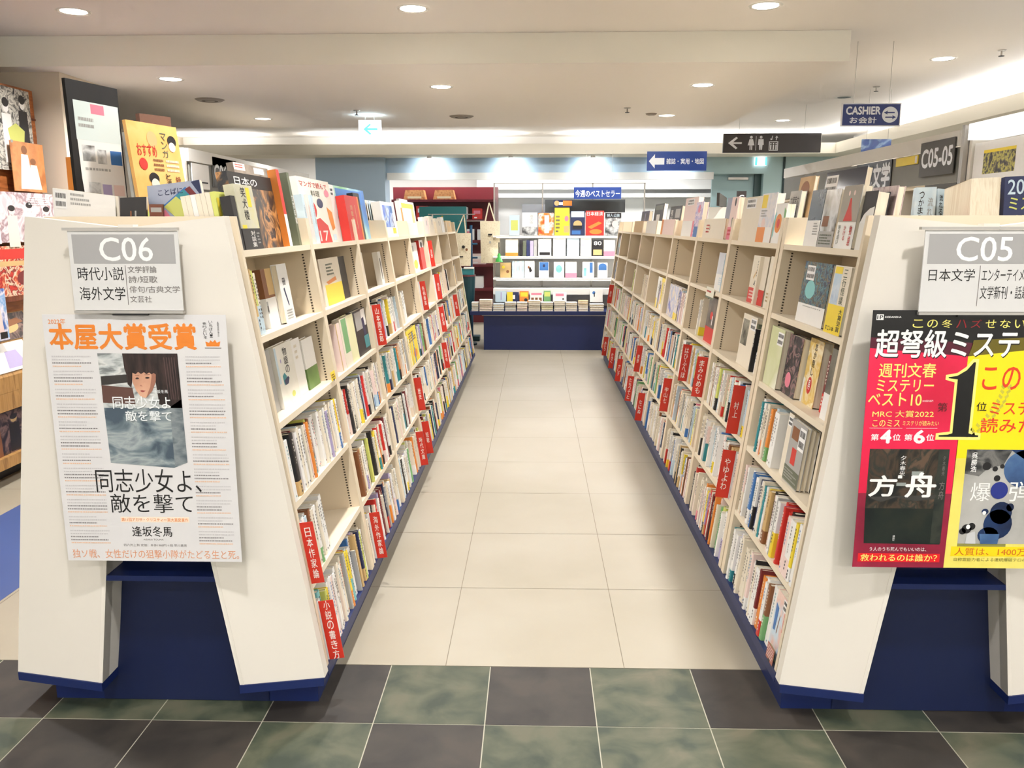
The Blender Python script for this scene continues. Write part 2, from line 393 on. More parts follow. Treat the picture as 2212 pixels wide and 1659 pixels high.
def bookcase(F, cx, label, outer):
    """cx: centre line; outer: x offsets of the far face (bottom, top)"""
    side = F.side; sx = F.sx
    ys = UPR[side]
    t = thing('bookcase', (cx, 5.5, 0), label, 'bookcase')
    # far-side face line x = cx + sx*half(z), mirrored from the aisle face
    half = lambda z: abs(F.x(z) - cx)
    far = lambda z: cx + sx * (half(z) + outer)
    def prof(y, z0, z1, inset=0):
        return [(F.x(z0) + sx * inset, y, z0), (F.x(z1) + sx * inset, y, z1), (far(z1) - sx * inset, y, z1), (far(z0) - sx * inset, y, z0)]
    # uprights with punched standards
    for i, y in enumerate(ys):
        m = MB(); w = .018 if i == 0 else UW[side]
        parts = [(y - w / 2, w)] if not (side == 'R' and i == 1) else [(y - .042, .036), (y + .006, .036)]
        for (ya, ww) in parts: m.prism(prof(ya, .12, ZTOP), (0, ww, 0), CARC)
        if 0 < i < 5:
            yn, yf = parts[0][0], parts[-1][0] + parts[-1][1]
            for (yy, sg) in ((yn - .0006, -1), (yf + .0006, 1)):
                hh = F.h(.15)
                while hh < F.h(1.36):
                    a = [F.P(yy, hh, .032), F.P(yy, hh, .039), F.P(yy, hh + .0055, .039), F.P(yy, hh + .0055, .032)]
                    m.poly(a, SLOT); hh += .0105
        m.build('upright', t)
    # shelf boards (tilted back with the face), both sides of the centre
    for i in range(len(ys) - 1):
        ya = ys[i] + (.009 if i == 0 else UW[side] / 2) + .0005; yb = ys[i + 1] - UW[side] / 2 - .0005
        if side == 'R' and i == 0: yb = 3.10 - .0425
        if side == 'R' and i == 1: ya = 3.10 + .0425
        for k, z in enumerate(ZS):
            if k == 5: continue
            m = MB(); dep = min(.235, half(z) / 1.02 - .03)
            h = F.h(z); m.box((ya, h - .019, .001), (yb, h, dep), BOARD, F.P)
            m.build('shelf_board', t)
    # back panel in two leaning sheets and centre spine
    m = MB()
    for z0, z1 in ((.12, 1.47),):
        m.prism([F.P(ys[0] + .01, F.h(.12), .245), F.P(ys[0] + .01, F.h(1.47), .215), F.P(ys[0] + .01, F.h(1.47), .218), F.P(ys[0] + .01, F.h(.12), .249)], (0, ys[-1] - ys[0] - .02, 0), CARC)
    m.build('back_panel', t)
    m = MB(); m.box((cx - .02, ys[0] + .01, .12), (cx + .02, ys[-1] - .01, 1.44), CARC); m.build('spine_panel', t)
    # navy skirt under the bottom row and recessed plinth
    m = MB(); m.prism([(F.x(.088), 2.333, .088), (F.x(.119), 2.333, .119), (far(.119), 2.333, .119), (far(.088), 2.333, .088)], (0, ys[-1] + .02 - 2.333, 0), NAVY); m.build('skirt', t)
    m = MB(); px0, px1 = cx - .414, cx + .414
    m.box((px0, 2.332, 0), (px1, ys[-1] - .05, .0875), NAVY); m.build('plinth', t)
    return t, far
C06, far6 = bookcase(FL, -1.083, 'long cream A-frame bookcase ending in the panel signed C06', .05)
C05, far5 = bookcase(FR, 1.174, 'long cream A-frame bookcase ending in the panel signed C05', 0.0)

def end_panels(t, F, cx, far):
    """two angled cream panels that stand proud of the end, with a navy recess between the legs"""
    Yo, Yi, th = 2.285, 2.192, .04
    zt, zb = 1.484, .112
    # y of the angled panel as a function of |x - cx|
    for sgn in (1, -1):
        xo = (lambda z: F.x(z) - F.sx * .004) if sgn == -F.sx else (lambda z: far(z) + F.sx * .004)
        xob, xot = xo(zb), xo(zt)
        wb = abs(xob - cx)
        Y = lambda x: Yi + (Yo - Yi) * abs(x - cx) / .47
        xi = cx + sgn * .021                 # inner edge near the centre post
        leg_t, leg_b = cx + sgn * .1445, cx + sgn * .208
        zk = .56                             # where the legs divide
        pts = [(xob, zb), (xot, zt), (xi, 1.4555), (xi, zk), (leg_t, zk), (leg_b, zb)]
        P3 = [V((x, Y(x), z)) for x, z in pts]
        m = MB(); n = len(P3); off = V((0, th, 0)); Q3 = [p + off for p in P3]
        quads = [(0, 1, 4), (1, 2, 3, 4), (0, 4, 5)]
        for q in quads:
            m.poly([P3[i] for i in q], PANEL); m.poly([Q3[i] for i in reversed(q)], PANEL)
        for i in range(n):
            j = (i + 1) % n; m.poly([P3[i], P3[j], Q3[j], Q3[i]], PANEL)
        m.build('end_panel', t)
        # deep inner cheek of the leg
        m = MB(); a, b = V((leg_b, Y(leg_b) + .001, zb)), V((leg_t, Y(leg_t) + .001, zk)); d = V((0, 2.331 - Y(leg_b), 0)); w = V((sgn * .012, 0, 0))
        m.prism([a, b, b + w, a + w], d, PANEL); m.build('leg_cheek', t)
        # navy skirt following the angled foot
        m = MB()
        f = [V((xob - sgn * .002, Y(xob) - .004, .086)), V((cx + sgn * .208, Y(cx + sgn * .208) - .004, .086)), V((cx + sgn * .208, 2.33, .086)), V((xob - sgn * .002, 2.33, .086))]
        m.prism(f, (0, 0, .0255), NAVY); m.build('foot_skirt', t)
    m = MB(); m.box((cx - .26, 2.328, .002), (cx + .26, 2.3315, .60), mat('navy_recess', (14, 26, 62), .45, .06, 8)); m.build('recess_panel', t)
    m = MB(); m.box((cx - .162, 2.225, .444), (cx + .162, 2.3275, .46), NAVY); m.build('kick_ledge', t)
    m = MB(); m.box((cx - .02, 2.20, .56), (cx + .02, 2.23, 1.462), PANEL); m.build('centre_post', t)
end_panels(C06, FL, -1.083, far6)
end_panels(C05, FR, 1.174, far5)

# acrylic section signs
def section_sign(cx, code, left, right, label):
    y = 2.168
    t = thing('section_sign', (cx, y, 1.23), label, 'sign')
    hw = .146; z0, z1 = 1.238, 1.446
    m = MB(); m.box((cx - hw, y, z0), (cx + hw, y + .004, z1), mat('sign_card', (216, 214, 211), .4, .01, 8))
    S = Sheet(m, (cx - hw, y, z0), (1, 0, 0), (0, 0, 1), 2 * hw, z1 - z0)
    G = mat('sign_grey', (166, 164, 162), .45, .02, 8)
    S.rect(.035, .045, .965, .41, G)
    S.text(code, .28, .085, .76, .375, mat('sign_white', (244, 243, 240), .4, .01, 8), 2, .012)
    if len(left) == 2:
        S.text(left[0], .06, .45, .48, .62, INK); S.text(left[1], .06, .70, .48, .87, INK)
        for i, w in enumerate(right): S.text(w, .52, .44 + .125 * i, .52 + .066 * len(w), .44 + .125 * i + .085, INKG, 2, .008)
    else:
        S.text(left[0], .06, .47, .46, .62, INK)
        S.text(right[0], .52, .47, .99, .62, INK); S.text(right[1], .52, .68, 1.0, .84, INK)
    S.rect(.497, .43, .503, .93, INKG)
    m.build('sign_card', t)
    m = MB()
    m.box((cx - hw - .012, y - .004, z1 + .001), (cx + hw, y + .012, z1 + .008), ALU); m.build('top_rail', t)
    m = MB(); m.box((cx - hw, y - .004, z0 - .008), (cx + hw, y + .012, z0 - .001), ALU); m.build('bottom_rail', t)
    m = MB(); m.box((cx - .045, y - .002, z0 - .013), (cx + .05, y + .006, z0 - .0085), BLACKP); m.build('clip', t)
section_sign(-1.077, 'C06', ['時代小説', '海外文学'], ['文学評論', '詩/短歌', '俳句/古典文学', '文芸社'], 'grey and white shelf sign reading C06 above the white poster')
section_sign(1.139, 'C05', ['日本文学'], ['エンターテイメント', '文学新刊・話題書'], 'grey and white shelf sign reading C05 above the red and yellow poster')

# ---------------------------------------------------------------- posters on the end panels
ORANGE = mat('orange_print', (226, 128, 40), .55, .03, 40)
def poster_c06():
    x0, x1, z0, z1, y = -1.319, -.822, .527, 1.226, 2.176
    m = MB(); m.box((x0, y, z0), (x1, y + .0008, z1), mat('poster_white', (217, 214, 213), .45, .012, 14))
    S = Sheet(m, (x0, y, z0), (1, 0, 0), (0, 0, 1), x1 - x0, z1 - z0)
    S.text('2022年', .03, .016, .125, .038, ORANGE, 2)
    S.text('本屋大賞受賞', .03, .036, .83, .134, ORANGE, 2, .035)
    S.vtext('いちばん！', .905, .022, .925, .088, INK, 2); S.vtext('売りたい本', .872, .028, .892, .094, INK, 2); S.vtext('全国書店員が選んだ', .95, .026, .96, .085, INK, 2)
    S.poly([(.885, .122), (.88, .103), (.9, .108), (.908, .098), (.92, .105), (.933, .096), (.942, .108), (.962, .102), (.955, .122)], ORANGE)
    S.rect(.875, .127, .965, .13, INKG)
    r = random.Random(5)
    og = mat('pale_orange_print', (232, 190, 158), .55, .03, 40); lg = mat('pale_grey_print', (196, 192, 192), .55, .03, 40); dg = mat('dark_grey_print', (136, 131, 131), .55, .03, 40)
    for (xa, xb) in ((.03, .255), (.765, .965)):
        y = .16
        k = 0
        while y < .925:
            for n, mm in ((2, lg), (1 + (k % 2), dg), (1, og)):
                S.lines(xa, y, xb, y + .0128 * n, n, mm, 2, .38, r, 26); y += .0128 * n
            y += .0075; k += 1
    # the pictured book: a portrait in the upper half, clouds below
    SKY = mixmat('cover_clouds', [(70, 84, 96), (112, 126, 132), (160, 168, 168), (92, 106, 116)], 9, .4, (1, 1, 2.2), 6, .8)
    bk = [(.283, .15), (.722, .15), (.732, .585), (.655, .607), (.30, .588)]
    S.poly(bk, SKY, 2)
    top = mixmat('cover_snow', [(120, 124, 124), (190, 194, 192), (214, 214, 210), (150, 152, 150)], 14, .4, (1, 1, 3), 5, .4)
    S.poly([(.283, .15), (.722, .15), (.727, .365), (.29, .365)], top, 3)
    hair = mixmat('cover_hair', [(26, 20, 20), (44, 32, 30), (62, 44, 42)], 26, .4, (3, 1, .6))
    S.poly([(.42, .15), (.72, .15), (.724, .33), (.66, .36), (.60, .35), (.62, .26), (.56, .235), (.46, .235), (.44, .25), (.425, .21)], hair, 5)
    S.poly([(.29, .24), (.44, .232), (.455, .262), (.36, .27), (.29, .275)], mat('cover_dark_shape', (52, 48, 46), .5, .1, 40), 4)
    S.poly([(.29, .275), (.46, .285), (.47, .35), (.29, .345)], mat('cover_brown', (92, 62, 54), .5, .1, 30), 4)
    skin = mixmat('cover_skin', [(176, 124, 100), (206, 156, 128), (220, 174, 146)], 5, .45)
    S.poly([(.458, .20), (.50, .19), (.57, .195), (.598, .215), (.592, .262), (.568, .298), (.532, .324), (.505, .322), (.48, .296), (.464, .262)], skin, 6)
    S.poly([(.57, .195), (.598, .215), (.592, .262), (.568, .298), (.532, .324), (.56, .28), (.572, .24)], mat('cover_skin_side', (158, 108, 88), .5, .05, 20), 6.5)
    S.poly([(.432, .20), (.45, .165), (.50, .156), (.60, .16), (.635, .21), (.63, .30), (.60, .335), (.592, .262), (.597, .232), (.585, .226), (.572, .231), (.56, .224), (.545, .231), (.532, .223), (.515, .23), (.50, .222), (.485, .231), (.468, .225), (.462, .262), (.455, .285), (.436, .27)], hair, 7)
    for k in range(5): S.poly([(.645 + .014 * k, .165), (.649 + .014 * k, .165), (.66 + .013 * k, .33), (.657 + .013 * k, .33)], mat('cover_hair_glint', (92, 70, 68), .5, .1, 30), 7.5)
    eye = mat('cover_eye', (48, 32, 30), .4, .1, 40)
    for ex, ey, w in ((.492, .2475, .011), (.548, .245, .014)):
        S.poly([(ex - w, ey + .001), (ex - w * .3, ey - .0038), (ex + w * .5, ey - .0035), (ex + w, ey + .0005), (ex + w * .3, ey + .003), (ex - w * .5, ey + .003)], eye, 8)
        S.poly([(ex - w * 1.1, ey - .012), (ex + w, ey - .0135), (ex + w * 1.1, ey - .0115), (ex - w, ey - .0105)], mat('cover_brow', (104, 72, 60), .5, .05, 20), 6.8)
    S.poly([(.509, .272), (.503, .2775), (.518, .279)], mat('cover_nose', (168, 114, 94), .5, .05, 20), 8)
    S.poly([(.502, .2965), (.512, .2935), (.519, .2945), (.533, .2965), (.519, .3015), (.51, .3005)], mat('cover_lips', (150, 62, 58), .5, .05, 20), 8)
    tw = mat('cover_title_white', (236, 238, 238), .5, .02, 30)
    S.text('同志少女よ', .345, .318, .665, .368, tw, 9, .01); S.text('敵を撃て', .41, .376, .665, .418, tw, 9, .01); S.text('逢坂冬馬', .575, .292, .655, .306, tw, 9)
    S.poly([(.655, .15), (.722, .15), (.732, .585), (.66, .60)], mixmat('cover_spine', [(86, 96, 104), (132, 140, 142), (60, 72, 84)], 12, .4, (1, 1, 2)), 3)
    S.text('同志少女よ、', .205, .612, .80, .71, INK, 2, -.004); S.text('敵を撃て', .278, .716, .745, .795, INK, 2, -.004)
    S.rect(.325, .812, .715, .834, mat('orange_tint', (246, 222, 200), .55, .02, 20)); S.text('第11回アガサ・クリスティー賞大賞受賞作', .33, .816, .71, .831, ORANGE, 3)
    S.text('逢坂冬馬', .385, .852, .612, .895, INK, 2, .01); S.text('AISAKA TOUMA', .445, .904, .56, .911, INKG, 2)
    S.text('四六判上製 定価：本体1900円＋税 早川書房', .33, .926, .69, .937, INKG, 2)
    S.text('独ソ戦、女性だけの狙撃小隊がたどる生と死。', .03, .951, .985, .988, mat('peach_print', (222, 152, 110), .55, .03, 40), 2, -.006)
    tag(m.build('poster'), 'white prize poster with orange headline and a grey book picture, under the C06 sign', 'poster')
poster_c06()

def poster_c05():
    x0, x1, z0, z1, y = .880, 1.392, .531, 1.241, 2.176
    CR = mixmat('crimson_print', [(206, 24, 62), (226, 30, 74), (236, 36, 80)], 3, .4)
    CD = mixmat('deep_crimson_print', [(122, 24, 48), (146, 30, 58), (176, 44, 70)], 5, .4)
    YE = mat('yellow_print', (248, 224, 22), .42, .02, 10)
    YD = mixmat('pale_yellow_print', [(226, 212, 92), (240, 224, 110), (214, 206, 96)], 5, .42)
    BK = mat('poster_black', (20, 19, 20), .35, .05, 20)
    m = MB(); m.box((x0, y, z0), (x1, y + .0008, z1), BK)
    S = Sheet(m, (x0, y, z0), (1, 0, 0), (0, 0, 1), x1 - x0, z1 - z0)
    S.poly([(0, .14), (.50, .17), (.49, .70), (0, .70)], CR, 1)
    S.poly([(0, .70), (.49, .70), (.485, 1), (0, 1)], CD, 1)
    S.poly([(.50, .17), (1, .13), (1, .56), (.49, .56)], YE, 1)
    S.poly([(.49, .56), (1, .56), (1, 1), (.485, 1)], YD, 1)
    S.poly([(0, .10), (.52, .12), (.50, .17), (0, .14)], mat('dark_wine_print', (84, 18, 40), .4, .05, 10), 1)
    S.poly([(.52, .11), (1, .09), (1, .13), (.50, .17)], mat('dark_olive_print', (104, 92, 16), .4, .05, 10), 1)
    ws = mat('poster_white_ink', (244, 242, 238), .45, .02, 30); yt = mat('lemon_ink', (246, 232, 120), .45, .02, 30); dr = mat('dark_red_ink', (150, 30, 36), .45, .02, 30)
    S.rect(.02, .015, .056, .036, ws, 2); S.text('1P', .024, .0185, .052, .0325, BK, 3, .02); S.text('KODANSHA', .063, .0215, .145, .0285, ws, 2, .02)
    cx = .205
    for i, c in enumerate('この冬ハズせない!'):
        S.text(c, cx + .073 * i, .034 if c != '!' else .028, cx + .073 * i + (.052 if c != '!' else .016), .064, dr if c in 'ハズ' else yt, 2, .006)
    S.text('超弩級ミステリー', .028, .072, 1.02 * .97, .174, ws, 4, .022)
    S.text('超弩級ミステリー', .031, .076, .9924, .178, BK, 3, .022)
    S.text('週刊文春', .055, .196, .345, .25, yt, 2, .012); S.text('ミステリー', .05, .259, .34, .304, yt, 2, .012); S.text('ベスト10', .012, .309, .285, .358, yt, 2, .012)
    S.text('2022国内部門', .29, .335, .345, .343, ws, 2)
    S.text('MRC 大賞2022', .04, .376, .355, .402, yt, 2, .004); S.text('このミス', .045, .412, .185, .438, yt, 2, .004); S.text('ミステリが読みたい', .20, .415, .385, .434, yt, 2)
    S.rect(.03, .443, .20, .4445, ws, 2); S.rect(.22, .443, .38, .4445, ws, 2)
    for (xa, num) in ((.042, '4'), (.215, '6')):
        S.text('第', xa, .467, xa + .04, .492, ws, 2, .02); S.text(num, xa + .052, .452, xa + .102, .501, ws, 2, .05); S.text('位', xa + .113, .467, xa + .153, .492, ws, 2, .02)
    GL = mat('glow_yellow_print', (250, 236, 130), .45, .02, 20)
    one = [(x + .045, y) for x, y in ((.367, .248), (.41, .243), (.455, .222), (.487, .192), (.497, .192), (.497, .462), (.52, .468), (.548, .470), (.548, .476), (.345, .476), (.345, .470), (.39, .468), (.414, .462), (.414, .256), (.367, .252))]
    c = (.45, .34)
    S.poly([(x + .045, y) for x, y in ((.352, .258), (.352, .24), (.41, .232), (.45, .21), (.482, .18), (.512, .18), (.512, .455), (.56, .463), (.56, .488), (.33, .488), (.33, .463), (.40, .456), (.40, .268))], GL, 2)
    S.poly(one, BK, 4)
    S.text('第', .37, .345, .42, .379, mat('brick_ink', (92, 24, 30), .45, .03, 20), 5, .01); S.text('位', .568, .342, .62, .376, BK, 5, .005)
    rd = mat('vermilion_ink', (222, 62, 30), .45, .03, 30)
    S.text('このミス', .585, .205, 1.0 - .006, .295, rd, 3, .012)
    S.text('ミステリが', .64, .338, .995, .39, rd, 3, .01); S.text('読みたい!', .60, .403, .995, .46, rd, 3, .012)
    olive = mat('olive_laurel_print', (196, 186, 60), .5, .05, 20)
    for i in range(11):
        a = i / 10.0; bx = .71 - .16 * a ** 1.8; by = .285 + .185 * a
        for sg in (-1, 1):
            S.poly([(bx + sg * .004, by), (bx + sg * .022, by - .012), (bx + sg * .027, by - .002), (bx + sg * .012, by + .009)], olive, 2)
    # the two pictured books
    D1 = mixmat('cover_forest', [(24, 28, 28), (44, 40, 34), (74, 58, 46), (40, 46, 42), (96, 76, 60)], 16, .35, (1, 1, .6), 8, 1.5)
    D2 = mixmat('cover_night', [(16, 24, 24), (26, 34, 30), (40, 42, 34)], 10, .35)
    S.poly([(.042, .525), (.455, .525), (.455, .76), (.042, .76)], D1, 2); S.poly([(.042, .76), (.455, .76), (.452, .905), (.05, .902)], D2, 2)
    S.rect(.4, .525, .455, .9, mixmat('cover_forest_spine', [(30, 34, 32), (50, 54, 46), (24, 32, 32)], 12, .4), 3)
    S.vtext('夕木春央', .205, .55, .235, .63, ws, 4); S.vtext('夕木春央', .425, .55, .44, .63, INKG, 4); S.vtext('方舟', .418, .65, .447, .725, INKG, 4)
    S.text('方', .055, .63, .195, .712, ws, 4, .03); S.text('舟', .245, .618, .40, .716, ws, 4, .03)
    S.rect(.2, .628, .222, .64, ws, 4); S.rect(.195, .657, .245, .67, mat('cover_grey_block', (150, 156, 150), .5, .05, 20), 4); S.rect(.27, .612, .33, .628, mat('cover_grey_block', (150, 156, 150), .5, .05, 20), 4)
    S.poly([(.05, .715), (.41, .705), (.40, .722), (.3, .73), (.2, .715), (.12, .735)], mat('cover_ripples', (60, 58, 54), .5, .2, 60), 4)
    S.vtext('講談社', .2, .868, .212, .892, ws, 4)
    S.text('９人のうち死んでもいいのは、', .085, .917, .385, .934, ws, 2, .004)
    S.rect(.025, .943, .46, .978, mat('signal_red_print', (224, 26, 34), .45, .03, 20), 2); S.text('救われるのは誰か？', .04, .946, .445, .975, yt, 3, .015)
    GR = mixmat('cover_grey', [(150, 148, 142), (176, 174, 168), (190, 188, 182)], 5, .4)
    S.poly([(.545, .525), (.985, .525), (.985, .90), (.545, .90)], GR, 2)
    S.poly([(.545, .525), (.78, .525), (.74, .585), (.66, .60), (.62, .63), (.545, .62)], mixmat('cover_dark_grey', [(44, 44, 44), (84, 84, 82), (120, 118, 114), (60, 60, 60)], 18, .4, (1, 1, 1), 7, 1), 3)
    BL = mixmat('cover_blue', [(40, 62, 104), (66, 98, 142), (96, 128, 164)], 7, .4); BN = mixmat('cover_navy', [(14, 28, 60), (22, 46, 88), (36, 66, 110)], 9, .4)
    S.ell(.86, .60, .115, .075, BL, 4, 26); S.poly([(.77, .525), (.985, .525), (.985, .58), (.86, .57)], BN, 4); S.ell(.885, .60, .024, .018, ws, 5)
    for (a, b, q) in ((.715, .637, .017), (.70, .60, .014), (.735, .59, .012), (.655, .59, .022)): S.ell(a, b, q, q * .72, INK, 5)
    S.ell(.733, .685, .045, .034, mat('cover_cobalt', (36, 50, 130), .4, .05, 10), 6, 22)
    S.text('爆', .585, .655, .69, .728, ws, 5, -.004); S.text('弾', .785, .648, .915, .728, ws, 5, -.004)
    S.ell(.755, .775, .058, .045, BN, 5); S.ell(.745, .82, .075, .06, BN, 5); S.ell(.70, .865, .055, .033, BN, 5); S.poly([(.655, .86), (.76, .86), (.755, .90), (.665, .90)], BL, 6); S.ell(.80, .752, .02, .016, BN, 5); S.ell(.672, .77, .018, .012, BN, 5)
    for (a, b, q) in ((.585, .84, .026), (.61, .83, .02), (.565, .85, .018)): S.ell(a, b, q, q * .72, INK, 5)
    S.ell(.592, .832, .011, .009, ws, 6); S.ell(.668, .775, .01, .008, ws, 6); S.poly([(.59, .86), (.63, .85), (.64, .90), (.585, .90)], mat('cover_light_grey', (200, 200, 200), .5, .03, 20), 5)
    S.vtext('呉勝浩', .572, .535, .602, .615, ws, 6, .02)
    S.rect(.545, .90, .80, .912, mat('olive_strip', (140, 136, 70), .5, .1, 20), 2)
    S.rect(.515, .912, 1, .952, mat('egg_yellow_print', (250, 214, 20), .45, .03, 20), 2); S.text('人質は、1400万人', .535, .917, .97, .948, mat('burnt_orange_ink', (206, 110, 30), .45, .03, 20), 3, .004)
    S.text('自称霊能力者による連続爆破テロの結末は', .535, .958, .99, .972, mat('olive_ink', (118, 112, 50), .45, .03, 20), 3)
    tag(m.build('poster'), 'red, black and yellow poster for two mystery novels under the C05 sign', 'poster')
poster_c05()

# ---------------------------------------------------------------- books
BC = {'w': (238, 235, 230), 'c': (231, 220, 200), 'p': (238, 212, 204), 'g': (168, 166, 162), 'k': (34, 31, 32), 'n': (38, 46, 84), 'b': (64, 116, 180),
      'a': (130, 196, 196), 't': (52, 138, 146), 'y': (240, 212, 58), 'o': (228, 138, 56), 'r': (206, 50, 42), 'm': (118, 40, 42), 'v': (176, 164, 200),
      'e': (120, 172, 112), 'l': (206, 210, 110), 'u': (134, 84, 50), 'd': (206, 172, 116), 's': (196, 214, 224), 'i': (230, 130, 150), 'f': (98, 104, 84)}
BN_ = {'w': 'white', 'c': 'cream', 'p': 'pale pink', 'g': 'grey', 'k': 'black', 'n': 'navy', 'b': 'blue', 'a': 'aqua', 't': 'teal', 'y': 'yellow', 'o': 'orange', 'r': 'red', 'm': 'maroon', 'v': 'lavender',
       'e': 'green', 'l': 'lime', 'u': 'brown', 'd': 'tan', 's': 'pale blue', 'i': 'pink', 'f': 'olive'}
def bm(c): return mat('paper_' + BN_[c].replace(' ', '_'), BC[c], .45, .03, 35)
PAGE = mixmat('page_edges', [(222, 208, 182), (236, 226, 204), (228, 216, 192)], 120, .8, (1, 1, .03))
LIGHT = set('wcpasylvsdi')
WEI = 'w' * 34 + 'c' * 36 + 'p' * 6 + 's' * 5 + 'g' * 4 + 'k' * 6 + 'n' * 2 + 'b' * 3 + 't' * 2 + 'y' * 3 + 'o' * 2 + 'r' * 3 + 'u' * 2 + 'l' * 2 + 'e' * 2 + 'd' * 3 + 'v' * 2 + 'i' + 'm'
WOB = 'wwwyyrrkkkpbtooccids'
SHELFN = ['top', 'second', 'third', 'fourth', 'fifth', 'bottom']
BAYN = ['nearest bay', 'second bay', 'third bay', 'fourth bay', 'fifth bay', 'sixth bay', 'seventh bay', 'eighth bay', 'ninth bay']
def ink_for(c): return mat('ivory_print', (236, 230, 216), .5, .02, 40) if c not in LIGHT else mat('dark_print', (58, 50, 46), .55, .05, 60)

# what the photo shows in the nearer cells, near end first: colour, thickness in cm, '/' colour of the paper band
CELL = {
 ('L', 0, 3): 'w3 a2.6/o k2.6/d m2.2/v w1.6 c1.4 w1.8 g1 s1.4/y c1.2 k.8 p1.2 o1.5 y1.2 l1.3 u1.6/t p1.2/i w2 w2 c1.5 w2.2 c1.6 s1.4 l1.2/y w1.4 v.9 c2 w1.8 p1.4 c1.6 w2 *',
 ('L', 0, 4): 's2.6 w1.5 w1.6 s2/k w1.2 w2/k u1.5 c2.4 w2/e w2.2/k w2.1 c1.6 w1.8 w2.2 c1.4',
 ('L', 0, 5): 'w2.2/r w1.6 w1.5 a2.2 e1.6 l1.4 y1.3 w1.2/r w1.6 p1.4 w1.4 w1.2 c1 w1.8 r.8 c1.4 w2 w1.6 c1.4 l1.2 g1.5 y1.6/o o1.3 s1.2 y1.2/a p1.3 w1.8 *',
 ('L', 1, 3): 'p1.6 w1.4 w1.8 c1.4 r1.2/p k1.2 k1 c2 w1.6/k w2/k c2 w2 g1.6 w1.5 c1.8/y s2 *',
 ('L', 1, 4): '_7 u2.8 d1.8 c1.6 k1.4 w1.6/v c1.8 w1.6/r s2 k1.2 l1.4 w1.6 c2 *',
 ('L', 1, 5): 'w1.6 c1.5 w1.4 w1.6 o1.5/t y1.6/t w1.5 p1.6 k1.4/m w1.8 c1.5 r1 w1.6 g1.8 k1 w1.6 v1.8 *',
 ('L', 0, 1): 'l1.6/a y1.6/s d1.6/s l1.4/s c1.8/s', ('L', 0, 2): 'g2',
 ('L', 1, 1): 'm1.6/r m1.4/r', ('L', 1, 2): '_6 c2 w1.6',
 ('L', 2, 1): 'g1 w1.6', ('L', 2, 2): '_4 w2 c2 b3.6/w i2/n c2 w2 p1.6 *', ('L', 2, 3): 'g1.4 w1.6 c1.6 s1.4 w1.8/k c1.6 t1.4/o w2 c1.8 w1.6/n *',
 ('L', 2, 4): 'c1.8 w2 c2 k1.6 n2.2 w1.8 c2 w1.6 c2 *', ('L', 2, 5): 'w1.6 s1.4 c1.6 w2 k1.6 w1.8 c1.6 *',
 ('R', 0, 1): '_22 c3 c1.4', ('R', 0, 2): '_13.5 m2.8/r m2.8/r m2.8/r',
 ('R', 0, 3): '_40 w2.4 w2.4 s1.8/y o1.8/e t1.6/w c1.8 w1.6 *',
 ('R', 0, 4): 'w2.2 k.9 y1.6/w w4.2/p p2.2 k2/w r1.4 r1.4 b1.3/r r1.6/i w2/y g1 w2.2 p1.3 c1.5 k2/d d2.4/u y1.4/o w1.4 t1.2 c1.5 w1.6 *',
 ('R', 0, 5): '_12 w4.4 u2/e w2.2/r w2 o2.6/o m1.3/w w2 w1.8 c1.5 k.8 w2 p1.6/w w1.6 c1.6 *',
 ('R', 1, 1): '_24 c2.2 c2', ('R', 1, 2): '_2 c2.6/p f2.8/w k1 f2.8/w k1.2 f4/w',
 ('R', 1, 3): 'g1.8 s1.8/y e1.4/t l1.6 k1.2 p1.4/m w2 b1.6/w k1.4 w1.8 y1.6/r w2 r1.2/p *',
 ('R', 1, 4): 'w2.6 d1.6/w d1.6/w d1.6/w d1.6/w d1.6/w d1.6/w u1.8 w1.6 k1.4/m c1.5 w1.8 *',
 ('R', 1, 5): 'c1.6 c1.8 w3.2/v w1.4 c1 l2.6 l1.4 e1.6 c1.4 p1.4 o1.3 w1.4 k1.2 m1.4 c1.6 *',
 ('R', 2, 1): '_8 s.6', ('R', 2, 2): '_44 c1.6/y w1.4', ('R', 2, 3): 'd1.6/w k1.4 w1.4/d c1.6 p1.6/r k2 w1.6 c1.6 *',
 ('R', 2, 4): 'u1.6/y m1.8/r c1.4 l1.4/y w2.2/s g1.6 s1.4 w1.4/r i1.6/t k1.4 c2 *', ('R', 2, 5): 'w1.8 c1.6 p1.5 g1.4 u1.2 w1.6 b1.4/o n1.6 w1.4/b y1.2/w c1.6 *',
}
def parse(side, bay, k, rng, width):
    """list of (offset, thickness, colour, band) in metres from the near end"""
    spec = CELL.get((side, bay, k)); out = []; x = .004
    fill = False
    if spec is None:
        spec = '*'
        if k == 1: spec = ' '.join(rng.choice('ccwgkpwc') + '%.1f' % rng.uniform(.9, 2) for _ in range(rng.choice([2, 3, 4]))) if rng.random() < .8 and not (side == 'R' and bay in (3,)) else ''
        if k == 2 and rng.random() < .75: spec = ' '.join(rng.choice(WEI) + '%.1f' % rng.uniform(1.2, 2.6) for _ in range(rng.randint(9, 20)))
        if k == 0: return out
    for w in spec.split():
        if w == '*': fill = True; break
        if w[0] == '_': x += float(w[1:]) / 100; continue
        b = None
        if '/' in w: w, b = w.split('/')
        t = float(w[1:]) / 100 * (1.18 if '*' in spec else 1)
        if x + t > width - .006: break
        out.append((x, t, w[0], b)); x += t + .0006
    while fill:
        t = rng.choice([.010, .012, .014, .015, .016, .018, .018, .02, .022, .025])
        if x + t > width - .006: break
        if rng.random() < .03 and k < 5: x += .02; continue
        c = rng.choice(WEI); b = rng.choice(WOB) if rng.random() < .36 else None
        out.append((x, t, c, None if b == c else b)); x += t + .0006
    return out

